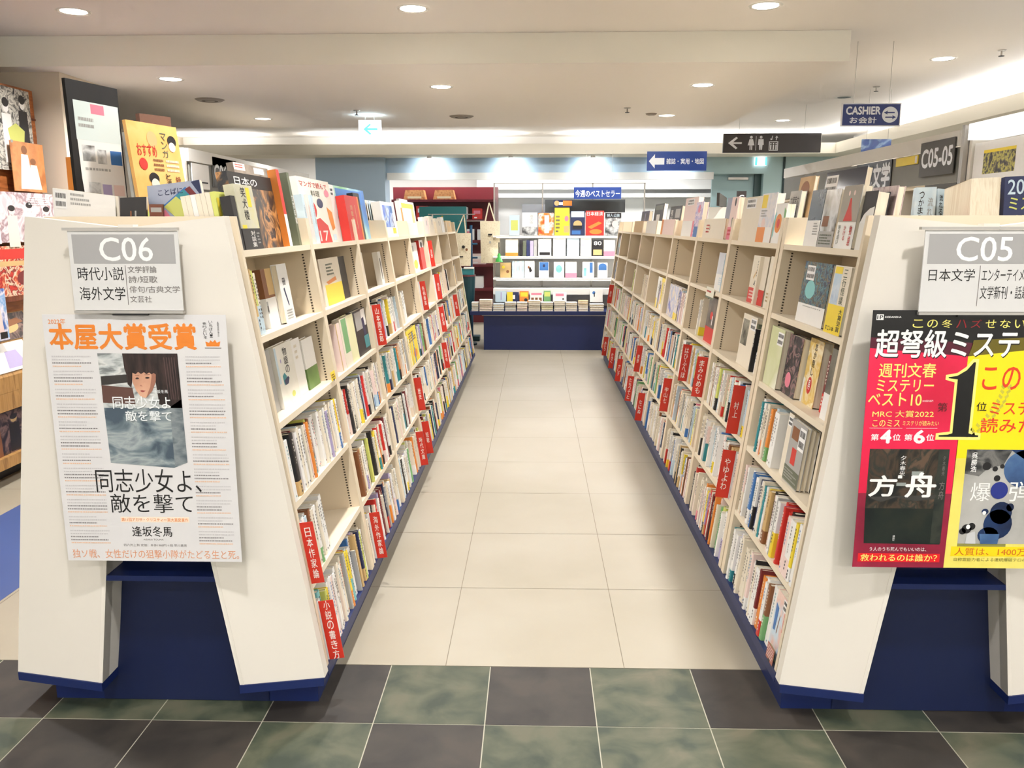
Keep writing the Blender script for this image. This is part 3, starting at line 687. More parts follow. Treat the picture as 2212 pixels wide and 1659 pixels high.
def bays(side):
    ys = UPR[side]
    for i in range(len(ys) - 1):
        ya = ys[i] + (.010 if i == 0 else UW[side] / 2 + .001); yb = ys[i + 1] - UW[side] / 2 - .001
        if side == 'R' and i == 0: yb = 3.10 - .043
        if side == 'R' and i == 1: ya = 3.10 + .043
        yield i, ya, yb
TAGS = {'L': [(2.345, 4, '日本作家論', .04), (2.372, 5, '小説の書き方', .045), (3.172, 5, '海外作家論', .04), (3.934, 2, '山本周五郎', .04), (4.733, 4, '歴史', .04), (4.50, 5, '時代文庫', .04), (4.744, 5, '短歌', .04),
              (5.597, 2, '佐伯泰英', .036), (6.42, 2, '池波', .036), (6.372, 3, '藤沢周', .036), (7.487, 3, '司馬', .036), (6.197, 4, '海音寺', .036), (6.362, 1, '浅田', .03)],
        'R': [(3.185, 4, 'やゆよわ', .05), (3.215, 3, '村上', .045), (3.93, 3, 'まみむめも', .05), (4.342, 3, 'はひふへほ', .045), (4.737, 4, '中山七', .045), (6.062, 4, '東野', .04),
              (5.613, 5, 'なにぬ', .045), (6.262, 5, 'たちつてと', .045), (7.079, 5, 'さしす', .045), (7.734, 5, 'かきく', .045), (8.51, 5, 'あいう', .045), (8.74, 3, 'あ行', .045)]}
ALL = []
brng = random.Random(21)
for F in (FL, FR):
    for i, ya, yb in bays(F.side):
        for k in range(6):
            n = 0
            for (x, t, c, b) in parse(F.side, i, k, brng, yb - ya):
                y = ya + x
                hit = [q for q in TAGS[F.side] if q[1] == k and y - .006 < q[0] < y + t]
                if hit:
                    continue
                H = brng.choice([.186, .188, .188, .19, .192, .196, .182]) if k != 5 else brng.choice([.186, .188, .192, .2, .205, .21])
                if t < .0125: H -= brng.uniform(0, .03)
                d0 = brng.choice([.001, .002, .004, .007, .010, .015, .02, .024]) + (.0 if k > 2 else .012)
                if (F.side, i, k) in (('L', 0, 1), ('L', 1, 1)): d0 = .012
                if (F.side, i, k) == ('R', 0, 2): d0 = .06
                n += 1
                area_px = t * H / (y * y) * (1.0 if F.side == 'L' else 1.0)
                ALL.append([area_px, F, i, k, n, y, t, H, d0, c, b])
ALL.sort(key=lambda q: -q[0])
N_ONE = 300
def spine_marks(mb, P, t, H, c, rng, lo=.0):
    """a printed column of title glyphs, author and imprint on the spine"""
    ink = bm(rng.choice('rbtmkkk')) if (c in LIGHT and rng.random() < .35) else ink_for(c)
    g = min(t * .5, .009); y0 = t / 2 - g / 2
    h = H - .018; n = rng.randint(4, 8)
    for j in range(n):
        hh = g * rng.uniform(.75, .95)
        for (u0, u1, v0, v1) in ((0, 1, 0, .28), (.1, .9, .42, .62), (.36, .62, .2, 1)):
            mb.poly([P(y0 + g * u0, h - hh * v1, -.0002), P(y0 + g * u1, h - hh * v1, -.0002), P(y0 + g * u1, h - hh * v0, -.0002), P(y0 + g * u0, h - hh * v0, -.0002)], ink)
        h -= g * 1.25
    h -= .012; g2 = g * .7; y0 = t / 2 - g2 / 2
    for j in range(rng.randint(3, 4)):
        if h < .075: break
        for (u0, u1, v0, v1) in ((0, 1, 0, .3), (.35, .65, .25, .95)):
            mb.poly([P(y0 + g2 * u0, h - g2 * v1, -.0002), P(y0 + g2 * u1, h - g2 * v1, -.0002), P(y0 + g2 * u1, h - g2 * v0, -.0002), P(y0 + g2 * u0, h - g2 * v0, -.0002)], ink)
        h -= g2 * 1.3
    mb.poly([P(t / 2 - g2 / 2, .012, -.0002), P(t / 2 + g2 / 2, .012, -.0002), P(t / 2 + g2 / 2, .018, -.0002), P(t / 2 - g2 / 2, .018, -.0002)], ink)
def cover_shell(mb, P, t, H, D, m, z0=0, grow=0, th=.0014):
    """case: rounded spine and two boards (grow: a paper band wrapped round it)"""
    g = grow; prof = [(-g, D), (-g, .003), (t * .12, .0008 - g), (t * .5, -g), (t * .88, .0008 - g), (t + g, .003), (t + g, D),
                      (t - th, D), (t - th, .005), (t * .5, .003), (th, .005), (th, D)]
    n = len(prof)
    lo = [P(a, z0, b) for a, b in prof]; hi = [P(a, z0 + H, b) for a, b in prof]
    f = [(i, (i + 1) % n, n + (i + 1) % n, n + i) for i in range(n)]
    quads = [(0, 1, 10, 11), (1, 2, 9, 10), (2, 3, 4, 9), (4, 5, 8, 9), (5, 6, 7, 8)]
    f += [tuple(reversed(q)) for q in quads] + [tuple(n + i for i in q) for q in quads]
    mb.mesh(lo + hi, f, m)
def spine_book(rec):
    _, F, bay, k, n, y, t, H, d0, c, b = rec
    hb = F.h(ZS[k]) if k < 5 else F.h(.12)
    D = min(.132, H * .69)
    # on the L side the viewer's right is +y, on the R side it is -y
    P = lambda q, h, d: F.P(y + q, hb + .0006 + h, d0 + d)
    thick = 'thick ' if t > .0225 else 'slim ' if t < .0135 else ''
    lab = '%s%s book%s, %s in, %s shelf, %s of %s bookcase' % (thick, BN_[c], (' with %s band' % BN_[b]) if b else '', n_ord2(n), SHELFN[k], BAYN[bay], 'C06' if F.side == 'L' else 'C05')
    t_ = thing('book', F.P(y + t / 2, hb, d0 + .06), lab, 'book', 'books on the %s bookcase' % ('C06' if F.side == 'L' else 'C05'))
    m = MB(); cover_shell(m, P, t, H, D, bm(c)); spine_marks(m, P, t, H, c, brng); m.build('cover', t_)
    m = MB(); m.box((.0016, .003, .0052), (t - .0016, H - .003, D - .003), PAGE, P); m.build('page_block', t_)
    if b:
        m = MB(); hb2 = brng.choice([.045, .05, .055, .06, .085]); cover_shell(m, P, t, hb2, D * .9, bm(b), .0006, .0004, .0004)
        ink = ink_for(b); g = min(t * .4, .007)
        for j in range(3): m.poly([P(t / 2 - g / 2, hb2 - .008 - j * .011 - g, -.0007), P(t / 2 + g / 2, hb2 - .008 - j * .011 - g, -.0007), P(t / 2 + g / 2, hb2 - .008 - j * .011, -.0007), P(t / 2 - g / 2, hb2 - .008 - j * .011, -.0007)], ink)
        m.build('paper_band', t_)
TENS = ['', '', 'twenty', 'thirty', 'forty', 'fifty']
def n_ord2(n):
    if n <= 20: return n_ord[n - 1]
    if n % 10 == 0: return TENS[n // 10][:-1] + 'ieth'
    return TENS[n // 10] + '-' + n_ord[n % 10 - 1]
for rec in ALL[:N_ONE]: spine_book(rec)
# the remaining, smaller books far down both bookcases
mb = MB()
for rec in ALL[N_ONE:]:
    _, F, bay, k, n, y, t, H, d0, c, b = rec
    hb = F.h(ZS[k]) if k < 5 else F.h(.12)
    P = lambda q, h, d: F.P(y + q, hb + .0006 + h, d0 + d)
    mb.box((0, 0, 0), (t, H - .002, .128), bm(c), P)
    mb.poly([P(.001, H - .0015, .003), P(t - .001, H - .0015, .003), P(t - .001, H - .0015, .125), P(.001, H - .0015, .125)], PAGE)
    ink = ink_for(c); g = t * .4
    h0 = H * brng.uniform(.45, .6)
    for j in range(4):
        mb.poly([P(t / 2 - g / 2, h0 + .018 * j, -.0002), P(t / 2 + g / 2, h0 + .018 * j, -.0002), P(t / 2 + g / 2, h0 + .018 * j + .013, -.0002), P(t / 2 - g / 2, h0 + .018 * j + .013, -.0002)], ink)
    if b:
        mb.box((-.0003, .0003, -.0005), (t + .0003, brng.choice([.045, .055, .085]), .1), bm(b), P)
tag(mb.build('books', origin=(0, 5.5, .1)), 'rows of smaller book spines farther down both long bookcases', 'books', kind='stuff')

# red section tags that stand out between the books
TAGR = mat('red_tag_plastic', (204, 50, 34), .4, .03, 20); TAGW = mat('tag_lettering', (246, 236, 228), .5, .02, 30)
for F in (FL, FR):
    cnt = {}
    for (y, k, word, wd) in TAGS[F.side]:
        hb = F.h(ZS[k]) if k < 5 else F.h(.12)
        bay = max(i for i, ya, yb in bays(F.side) if ya <= y + .02)
        cnt[(k, bay)] = cnt.get((k, bay), 0) + 1
        nth = '' if sum(1 for q in TAGS[F.side] if q[1] == k and max(i for i, a, bb in bays(F.side) if a <= q[0] + .02) == bay) == 1 else ('nearer ' if cnt[(k, bay)] == 1 else 'farther ')
        lab = '%sred tab divider jutting from the %s shelf, %s of the %s bookcase' % (nth, SHELFN[k], BAYN[bay], 'C06' if F.side == 'L' else 'C05')
        t_ = thing('section_tab', F.P(y, hb, .03), lab, 'shelf divider', 'red section tabs')
        P = lambda q, h, d: F.P(y + q, hb + .001 + h, d)
        m = MB(); m.box((.0002, 0, .002), (.0024, .194, .135), mat('tab_white_plastic', (232, 230, 226), .4, .02, 20), P); m.build('plate', t_)
        m = MB(); m.box((0, .0, -wd), (.0026, .196, .0015), TAGR, P)
        # white vertical lettering on the side that faces the walkway (-y)
        S = Sheet(m, P(0, 0, 0) if F.side == 'R' else P(0, 0, 0), (1, 0, 0), F.eh, 1, 1)
        o = P(-.0003, .0, -wd if F.side == 'R' else 0)
        S.o = V(P(-.0003, 0, -wd)) if F.side == 'R' else V(P(-.0003, 0, 0))
        S.r = (F.ed if F.side == 'R' else -F.ed).normalized(); S.u = F.eh; S.n = V((0, -1, 0)); S.w = wd; S.h = .196
        nn = len(word); a = .28 if nn > 2 else .3
        S.vtext(word, a, .5 - .085 * nn, 1 - a, .5 + .085 * nn, TAGW, 1, .012)
        m.build('red_tab', t_)

# ---------------------------------------------------------------- books shown by their covers
def decorate(S, deco, lay=1):
    for d in deco:
        k = d[0]
        if k == 'r': S.rect(d[1], d[2], d[3], d[4], bm(d[5]), lay)
        elif k == 'e': S.ell(d[1], d[2], d[3], d[4], bm(d[5]), lay)
        elif k == 'p': S.poly(d[1], bm(d[2]), lay)
        elif k == 't': S.text(d[1], d[2], d[3], d[4], d[5], bm(d[6]), lay + 1, .01)
        elif k == 'v': S.vtext(d[1], d[2], d[3], d[4], d[5], bm(d[6]), lay + 1, .01)
        elif k == 'l': S.lines(d[1], d[2], d[3], d[4], d[5], bm(d[6]), lay + 1, .5, brng, 12)
        elif k == 'm': S.rect(d[1], d[2], d[3], d[4], d[5], lay)
        elif k == 'b':     # bar code sticker
            x0, y0, x1, y1 = d[1:5]; S.rect(x0, y0, x1, y1, WPAPER, lay)
            for q in (.12, .58):
                x = x0 + (x1 - x0) * .08
                while x < x1 - (x1 - x0) * .12:
                    w = (x1 - x0) * brng.choice([.02, .03, .05]); S.rect(x, y0 + (y1 - y0) * q, x + w, y0 + (y1 - y0) * (q + .28), INK, lay + 1); x += w + (x1 - x0) * brng.choice([.02, .035])
        lay += .3
def cover_book(F, y0, y1, z, H, t, d, col, label, deco=(), band=None, lean=0.0, group=None, name='face_out_book', cat='book', spine='near', up=0.0):
    """front (or back) cover to the aisle; y0..y1 along the aisle, standing on the board at front height z"""
    hb = F.h(z) + .0006 + up; w = abs(y1 - y0); ya = min(y0, y1)
    er = F.er
    o = F.P(ya if F.side == 'L' else ya + w, hb, d)
    ca, sa = math.cos(lean), math.sin(lean)
    eu = F.eh * ca + F.ed * sa; en = F.ed * ca - F.eh * sa       # leaning back by 'lean'
    P = lambda a, h, q: o + er * a + eu * h + en * q
    T = thing(name, o + er * (w / 2), label, cat, group)
    m = MB(); cm = col if not isinstance(col, str) else bm(col); th = .0016
    m.box((0, 0, 0), (w, H, th), cm, P); m.box((0, 0, t - th), (w, H, t), cm, P)
    xs = (0, th) if spine == 'near' else (w - th, w)
    m.box((xs[0], 0, th), (xs[1], H, t - th), cm, P)
    S = Sheet(m, P(0, 0, 0), er, eu, w, H); decorate(S, deco); m.build('cover', T)
    m = MB(); a, b = (th, w - .003) if spine == 'near' else (.003, w - th)
    m.box((a, .003, th), (b, H - .003, t - th), PAGE, P); m.build('page_block', T)
    if band:
        bc, bh, bd = band
        m = MB(); bmat = bc if not isinstance(bc, str) else bm(bc)
        m.box((-.0006, -.0003, -.0006), (w + .0006, bh, 0 - .0001), bmat, P)
        m.box((-.0006 if spine == 'near' else w, -.0003, -.0001), (0 if spine == 'near' else w + .0006, bh, t), bmat, P)
        S = Sheet(m, P(0, 0, -.0006), er, eu, w, bh); decorate(S, bd); m.build('paper_band', T)
    return T
S1, S2, S3, S4, S5 = ZS[:5]
ART = mixmat('cover_night_street', [(22, 24, 30), (40, 38, 40), (120, 84, 48), (196, 140, 84), (30, 28, 34)], 14, .3, (1, 1, 1), 6, 1.2)
ART2 = mixmat('cover_dark_flowers', [(20, 26, 52), (30, 56, 96), (84, 140, 150), (22, 26, 46), (130, 120, 90), (36, 40, 84)], 26, .3, (1, 1, 1), 6, 1.6)
ART3 = mixmat('cover_gold_leaf', [(236, 212, 150), (226, 188, 92), (244, 230, 196), (214, 170, 80)], 12, .35, (1, 1, 1), 4, .6)
ART4 = mixmat('cover_blossom_night', [(26, 28, 34), (52, 50, 58), (30, 32, 40), (150, 116, 118), (60, 72, 66)], 24, .35, (1, 1, 1), 6, 1)
ARTB = mixmat('cover_blue_sky', [(60, 90, 190), (110, 150, 214), (210, 222, 236), (80, 72, 130)], 14, .3, (1, 1, 1), 5, .8)
ARTP = mixmat('cover_pastel_figure', [(226, 160, 190), (150, 150, 206), (240, 214, 220), (110, 110, 180)], 16, .3, (1, 1, 1), 5, 1)
G6, G5 = 'covers displayed along the top of the C06 bookcase', 'covers displayed along the top of the C05 bookcase'
# C06, top row from the near end
for i, c in enumerate('lcccwcc'):     # a row of paperbacks lined up behind one another, covers to the aisle
    cover_book(FL, 2.36, 2.475, S1, .172, .0135, .052 + .0142 * i, c, 'paperback %s from the front of the pale row behind the black spined book' % n_ord[i], [('r', .06, .1, .2, .5, 'y')] if i == 0 else (), group='pale row of paperbacks on the top of C06')
cover_book(FL, 2.365, 2.40, S1, .155, .03, .012, 'k', 'narrow black spined book at the C06 panel end of the top row', group=G6)
cover_book(FL, 2.408, 2.565, S1, .19, .03, .012, mixmat('cover_yellow_grey', [(190, 186, 160), (206, 202, 178), (214, 204, 120)], 9, .4), 'cream and yellow cover with black title characters and a dark band, top row', [('v', '笑犬楼', .3, .03, .55, .55, 'k'), ('r', .6, .04, .8, .34, 'y'), ('r', .06, .62, .3, .8, 'y')], ('k', .062, [('v', '対談集', .42, .1, .66, .9, 'w'), ('l', .74, .2, .9, .8, 4, 'g')]), group=G6)
cover_book(FL, 2.47, 2.878, S1, .235, .034, .045, ART, 'large dark cover showing a lit street at night, top row of C06', [('r', 0, 0, 1, .22, 'k'), ('t', '日本の', .12, .05, .62, .16, 'w'), ('m', .3, .35, .8, .55, mixmat('cover_lamps', [(60, 40, 30), (220, 160, 90), (240, 210, 170)], 20, .3)), ('p', [(.5, .62), (1, .72), (1, .95), (.62, 1)], 'u'), ('r', .25, .88, .6, .98, 'k')], ('w', .1, [('m', .14, -.9, 1, 1.0, ART)]), group=G6)
cover_book(FL, 2.88, 2.912, S1, .262, .03, .022, 'o', 'tall orange red edged volume beside the night street cover', [('r', 0, .0, 1, .58, 'r'), ('r', 0, .58, 1, 1, 'w')], group=G6)
cover_book(FL, 2.70, 3.05, S1, .285, .022, .10, mixmat('cover_brown_grey', [(120, 108, 98), (150, 138, 126), (104, 92, 84)], 10, .4), 'tall brown grey art book standing behind the night street cover', [('r', .0, .0, .3, .08, 'p'), ('l', .04, .015, .24, .065, 2, 'r'), ('r', .55, .02, .85, .09, 'w')], group=G6)
cover_book(FL, 3.03, 3.058, S1, .262, .03, .03, 'f', 'dark grey tall spine at the first divider of the top row', [('v', '文芸年鑑', .2, .3, .8, .7, 'w')], group=G6)
for i, c in enumerate('swpcs'):
    cover_book(FL, 3.108 + .031 * i, 3.136 + .031 * i, S1, .186 - .006 * (i % 2), .03, .012 + .01 * (i % 2), c, 'pastel spine, %s from the near end before the tomato cover' % n_ord[i], [('v', 'もの語', .3, .2, .7, .6, 'g')], group='pastel spines in the second bay of C06')
cover_book(FL, 3.20, 3.70, S1, .262, .03, .045, mixmat('cover_cream_print', [(240, 232, 220), (236, 222, 206)], 6, .4), 'large cream cover with red tomato shapes, top row of the second bay', [('t', 'マンガで読んで', .06, .05, .9, .14, 'r'), ('t', '料理', .35, .18, .62, .27, 'f'), ('e', .24, .48, .2, .16, 'r'), ('e', .58, .37, .1, .075, 'n'), ('p', [(.2, .66), (.5, .6), (.72, .72), (.78, .99), (.24, .99)], 'r'), ('t', '17', .4, .8, .68, .96, 'p'), ('p', [(.78, .42), (.94, .5), (.96, .76), (.86, .8), (.8, .6)], 'o'), ('r', .84, .86, .96, .96, 's'), ('e', .86, .2, .08, .06, 'i')], group=G6)
cover_book(FL, 3.712, 3.80, S1, .255, .06, .05, 'w', 'white boxed volume with grey side behind the red book', [('b', .2, .05, .8, .2)], group=G6)
cover_book(FL, 3.80, 4.09, S1, .205, .04, .008, 'r', 'thick red book with gold title lines, top row of the third bay', [('v', '詩歌歳時', .3, .2, .46, .74, 'd'), ('r', .64, .2, .67, .74, 'd'), ('r', .9, 0, 1, 1, 'o')], group=G6)
cover_book(FL, 4.10, 4.24, S1, .23, .03, .03, 'k', 'black book leaning between the red book and the blue cover', group=G6)
cover_book(FL, 3.93, 4.62, S1, .265, .022, .08, mixmat('cover_blue_green', [(90, 160, 90), (170, 206, 190), (70, 130, 180), (40, 96, 160)], 2.4, .35, (1, 1, 1), 2), 'big blue to green cover standing behind the red book', [('r', .04, .04, .9, .3, 'b')], group=G6)
cover_book(FL, 4.74, 5.20, S1, .205, .05, .02, 'w', 'white cover with blue night picture, top row of the fourth bay', [('m', .1, .1, .8, .72, ARTB), ('r', .62, .74, .86, .9, 'y'), ('r', .62, .1, .8, .3, 'b')], group=G6)
for i in range(4):
    cover_book(FL, 4.80, 5.40, S1, .215 + .004 * i, .006, .078 + .012 * i, 'wswc'[i], 'white magazine %s in the sheaf behind the blue night picture cover' % n_ord[i], group='sheaf of white magazines in the fourth bay of C06')
cover_book(FL, 5.56, 6.22, S1, .235, .03, .04, 'w', 'white cover framed in yellow, top row of the fifth bay', [('r', .1, .06, .92, .2, 'y'), ('r', .72, .2, .92, .66, 'd'), ('r', .02, .2, .12, .66, 'o'), ('r', .3, .3, .68, .62, 'w'), ('r', .72, .72, .92, .94, 'g')], group=G6)
cover_book(FL, 5.60, 5.98, S1, .085, .012, .012, 'c', 'low cream card propped before the yellow framed cover', group=G6)
cover_book(FL, 5.9, 6.28, S1, .265, .02, .09, 'g', 'grey white box standing behind the yellow framed cover', [('r', .1, .1, .5, .3, 'w')], group=G6)
for i, (a, b, c, H) in enumerate([(6.36, 6.72, 'p', .13), (6.74, 7.05, 'c', .14), (7.16, 7.6, 'c', .125), (7.62, 7.86, 'w', .14), (8.0, 8.5, 'd', .11)]):
    cover_book(FL, a, b, S1, H, .03, .015, c, '%s pale card cover past the yellow framed cover' % n_ord[i], [('r', .6, .2, .72, .5, 'g')], group=G6)
# C06, lower rows
cover_book(FL, 2.60, 2.70, S2, .188, .03, .05, 'u', 'brown gold cover with white paper band, second shelf of nearest bay', [('r', .4, 0, 1, .45, 'd')], ('w', .095, [('r', .0, .1, .14, .5, 'g'), ('r', .0, .25, .1, .45, 'k')]))
cover_book(FL, 2.705, 2.81, S2, .196, .02, .03, 'w', 'white cover with blue pen drawing, second shelf of nearest bay', [('t', '冊', .3, .24, .62, .36, 'k'), ('p', [(.3, .42), (.42, .4), (.62, .7), (.55, .72)], 'n'), ('l', .2, .78, .8, .96, 4, 'g')], spine='far')
cover_book(FL, 2.44, 2.56, S3, .2, .05, .06, 'g', 'grey box side at the near end of the third shelf')
cover_book(FL, 2.572, 2.76, S3, .20, .025, .05, mixmat('cover_white_story', [(236, 232, 222), (228, 224, 212), (240, 236, 228)], 4, .4), 'white cover with teal bird drawing and black title, third shelf of nearest bay', [('v', '物語の', .44, .06, .66, .5, 'k'), ('p', [(.22, .5), (.34, .46), (.44, .53), (.4, .62), (.24, .66)], 't'), ('p', [(.26, .58), (.5, .54), (.56, .58), (.46, .66), (.3, .66)], 'n'), ('e', .26, .26, .03, .035, 'v'), ('e', .64, .86, .1, .05, 'l'), ('r', 0, .02, .1, .6, 's')], spine='near')
cover_book(FL, 2.765, 2.875, S3, .195, .025, .055, 'w', 'plain white cover between the teal bird cover and the green banded cover', [('l', .3, .1, .6, .4, 3, 'c')])
cover_book(FL, 2.88, 3.02, S3, .18, .025, .05, 'w', 'white cover with olive green paper band, third shelf of nearest bay', [], (mixmat('band_olive_green', [(92, 122, 62), (108, 138, 74)], 10, .5), .075, []))
cover_book(FL, 3.29, 3.62, S2, .19, .03, .045, 'c', 'cream cover with yellow lower half, second shelf of second bay', [('r', .12, .56, 1, 1, 'y'), ('l', .3, .12, .66, .4, 4, 'f'), ('p', [(.2, .5), (.7, .42), (.74, .5), (.3, .56)], 'o')])
cover_book(FL, 3.68, 3.80, S2, .188, .03, .06, 'k', 'black cover at the far end of the second bay, second shelf')
cover_book(FL, 3.59, 3.85, S3, .20, .03, .02, 'k', 'black cover with grey landscape and small figure, third shelf of second bay', [('r', .12, .04, .62, .44, 'g'), ('r', .62, .02, .95, .4, 'w'), ('p', [(.6, .22), (.78, .2), (.84, .6), (.64, .62)], 'n'), ('r', .6, .62, .98, .9, 't')])
cover_book(FL, 3.235, 3.30, S3, .19, .03, .012, 'p', 'pale pink cover nearest the divider, third shelf of second bay', [('r', 0, 0, .2, 1, 'd')])
cover_book(FL, 3.31, 3.43, S3, .20, .03, .012, 'c', 'cream cover with pale green label, third shelf of second bay', [('r', .2, .02, .9, .72, 'e')])
cover_book(FL, 3.44, 3.565, S3, .20, .03, .014, mixmat('cover_pale_yellow', [(238, 234, 190), (228, 224, 170)], 4, .4), 'pale yellow cover beside the black landscape cover, third shelf of second bay', [])
cover_book(FL, 3.95, 4.16, S2, .19, .03, .05, 'c', 'cream cover with dark narrow strip, second shelf of third bay', [('r', .55, .1, .66, .8, 'k'), ('l', .2, .1, .45, .5, 4, 'g')])
cover_book(FL, 4.56, 4.64, S2, .18, .03, .05, 'w', 'white cover with black bar leaning at the end of the third bay', [('r', .35, .2, .6, .85, 'k')])
cover_book(FL, 4.30, 4.62, S3, .20, .025, .05, 'c', 'cream cover with blue strip, third shelf of third bay', [('r', .5, .05, .85, .6, 'b'), ('r', .5, .68, .85, .9, 'r')])
cover_book(FL, 5.60, 5.95, S2, .20, .03, .03, 'w', 'white cover with yellow sun, second shelf of fifth bay', [('e', .55, .75, .25, .16, 'y'), ('r', .1, .1, .5, .3, 'g')])
cover_book(FL, 6.02, 6.22, S2, .21, .03, .02, 'r', 'red and white cover with black cap, second shelf of fifth bay', [('r', 0, 0, 1, .25, 'w'), ('e', .5, .16, .3, .1, 'k')])
cover_book(FL, 4.76, 5.12, S4 + .001, .21, .02, .003, 'y', 'big yellow cover shown face out on the fourth shelf of fourth bay', [('l', .15, .1, .85, .4, 4, 'u'), ('e', .6, .75, .2, .12, 'o')])
# C05, top row from the near end
cover_book(FR, 2.352, 2.44, S1, .165, .034, .02, 'k', 'black cover with curved white band next to the C05 panel', [], (mat('white_band_paper', (236, 232, 224), .5, .02, 30), .075, [('p', [(0, 0), (.25, -.35), (.62, -.55), (1, -.62), (1, 0)], 'w'), ('r', .72, -.2, .82, .16, 'n')]), group=G5)
cover_book(FR, 2.352, 2.56, S1, .185, .02, .072, mixmat('wrapped_pink', [(206, 182, 180), (220, 200, 196), (176, 150, 150)], 30, .15, (6, 1, .4)), 'film wrapped pinkish box with bar codes behind the white band cover', [('b', .02, .05, .42, .42)], group=G5)
cover_book(FR, 2.448, 2.59, S1, .185, .03, .012, 'g', 'grey cover with red dancing figure and white band, top row of C05', [('m', 0, 0, 1, .6, mat('warm_grey_paper', (168, 160, 148), .5, .03, 20)), ('p', [(.46, .2), (.54, .2), (.6, .34), (.76, .56), (.26, .56), (.42, .34)], 'r'), ('e', .36, .12, .05, .04, 'p'), ('e', .64, .12, .05, .04, 'p')], ('w', .078, [('v', '時を追い', .1, .1, .22, .85, 'f'), ('v', 'かける', .42, .12, .54, .7, 'r'), ('v', '物語', .74, .1, .88, .9, 'r')]), group=G5)
cover_book(FR, 2.61, 2.745, S1, .18, .026, .012, mixmat('wrapped_book', [(150, 140, 124), (196, 190, 182), (226, 224, 222), (120, 108, 92)], 8, .12, (5, 1, .6)), 'film wrapped book with grey band beside the red figure cover', [('r', .1, .46, .5, .64, 'u')], ('g', .05, [('l', .1, .2, .9, .9, 4, 'f')]), group=G5)
cover_book(FR, 2.762, 2.895, S1, .185, .03, .016, mixmat('cover_slate', [(54, 58, 64), (76, 80, 86), (44, 46, 52)], 12, .25), 'dark slate cover with white band, top row near the first divider of C05', [], ('w', .085, [('l', .55, .1, .9, .6, 5, 'g')]), group=G5)
cover_book(FR, 2.68, 3.04, S1, .262, .02, .10, mixmat('wrapped_navy', [(34, 40, 58), (44, 50, 70), (28, 34, 50)], 6, .1), 'large film wrapped navy box with bar code label rising behind the top row', [('b', .02, .05, .34, .30)], group=G5)
cover_book(FR, 3.14, 3.28, S1, .15, .03, .012, 'w', 'white cover with orange flower and green leaves, second bay top row', [('e', .42, .5, .3, .24, 'o'), ('e', .42, .5, .14, .12, 'r'), ('p', [(.0, .3), (.14, .2), (.12, .8), (.02, .9)], 'a'), ('p', [(.8, .1), (1, .2), (.96, .7), (.86, .6)], 'e')], group=G5)
cover_book(FR, 3.13, 3.26, S1, .20, .02, .05, 'g', 'grey lettered cover behind the orange flower cover', [('t', '文庫案内', .1, .1, .9, .3, 'k'), ('t', '夏の本', .1, .36, .8, .56, 'k')], group=G5)
cover_book(FR, 3.10, 3.27, S1, .255, .015, .08, mixmat('brown_board', [(190, 158, 116), (206, 174, 132)], 10, .5), 'brown clipboard standing behind the grey lettered cover', [('e', .45, .2, .3, .14, 'u')], name='clipboard', cat='clipboard')
cover_book(FR, 3.30, 3.515, S1, .195, .03, .014, mixmat('cover_pale_comic', [(214, 214, 220), (232, 224, 220), (196, 200, 214)], 16, .35), 'pale grey cover with yellow patch and orange band, second bay top row', [('r', .05, .03, .4, .3, 'y'), ('l', .1, .34, .5, .5, 3, 'g'), ('e', .35, .62, .12, .12, 'p')], ('o', .06, [('r', .55, 0, 1, 1, 'w')]), group=G5)
cover_book(FR, 3.525, 3.84, S1, .19, .02, .02, 'c', 'plain ivory back cover with two bar codes, second bay top row', [('b', .2, .04, .7, .26)], group=G5)
cover_book(FR, 3.945, 4.08, S1, .20, .03, .02, 'p', 'peach cover with black haired figure and pink band, third bay top row', [('e', .6, .12, .12, .1, 'k'), ('p', [(.4, .5), (.6, .46), (.7, .72), (.45, .74)], 'f')], ('i', .06, [('l', .1, .2, .9, .8, 2, 'r')]), group=G5)
cover_book(FR, 4.09, 4.36, S1, .21, .02, .06, mixmat('cover_grey_blue', [(130, 136, 156), (150, 154, 170)], 8, .4), 'grey blue cover behind the beige card, third bay top row', [('r', .0, .5, .3, 1, 'u')], group=G5)
cover_book(FR, 4.10, 4.62, S1, .10, .02, .012, 'd', 'wide beige card band before the yellow fan, third bay top row', [('r', 0, 0, 1, 1, 'c'), ('l', .15, .3, .3, .8, 3, 'r'), ('v', 'い', .3, .3, .36, .6, 'u')], group=G5)
cover_book(FR, 4.76, 4.96, S1, .20, .03, .02, ARTP, 'lilac and pink illustrated cover with blue strip, fourth bay top row', [('r', .1, .7, .7, 1, 'b'), ('e', .5, .2, .16, .12, 'i')], group=G5)
cover_book(FR, 4.98, 5.40, S1, .235, .03, .03, 'p', 'pale pink cover with white top, fourth bay top row', [('b', .2, .04, .7, .2), ('r', .0, .6, 1, 1, 'w'), ('r', .8, .6, 1, 1, 'i')], group=G5)
cover_book(FR, 5.58, 6.16, S1, .105, .02, .012, 'p', 'low salmon card before dark covers, fifth bay top row', [('r', .0, .0, .15, 1, 'o')], group=G5)
cover_book(FR, 5.62, 6.1, S1, .20, .03, .05, 'k', 'black lettered cover behind the salmon card', [('v', '夜行秘', .1, .1, .3, .8, 'w'), ('r', .5, .1, .9, .4, 'g')], group=G5)
cover_book(FR, 6.38, 6.98, S1, .10, .02, .012, 'w', 'low white card before black covers, sixth bay top row', group=G5)
cover_book(FR, 6.42, 6.9, S1, .235, .03, .05, 'k', 'black cover with white square behind the low white card', [('r', .3, .35, .66, .68, 'w'), ('r', .1, .05, .9, .2, 'f')], group=G5)
cover_book(FR, 7.16, 7.82, S1, .10, .02, .012, 'd', 'low tan card at the seventh bay top row', group=G5)
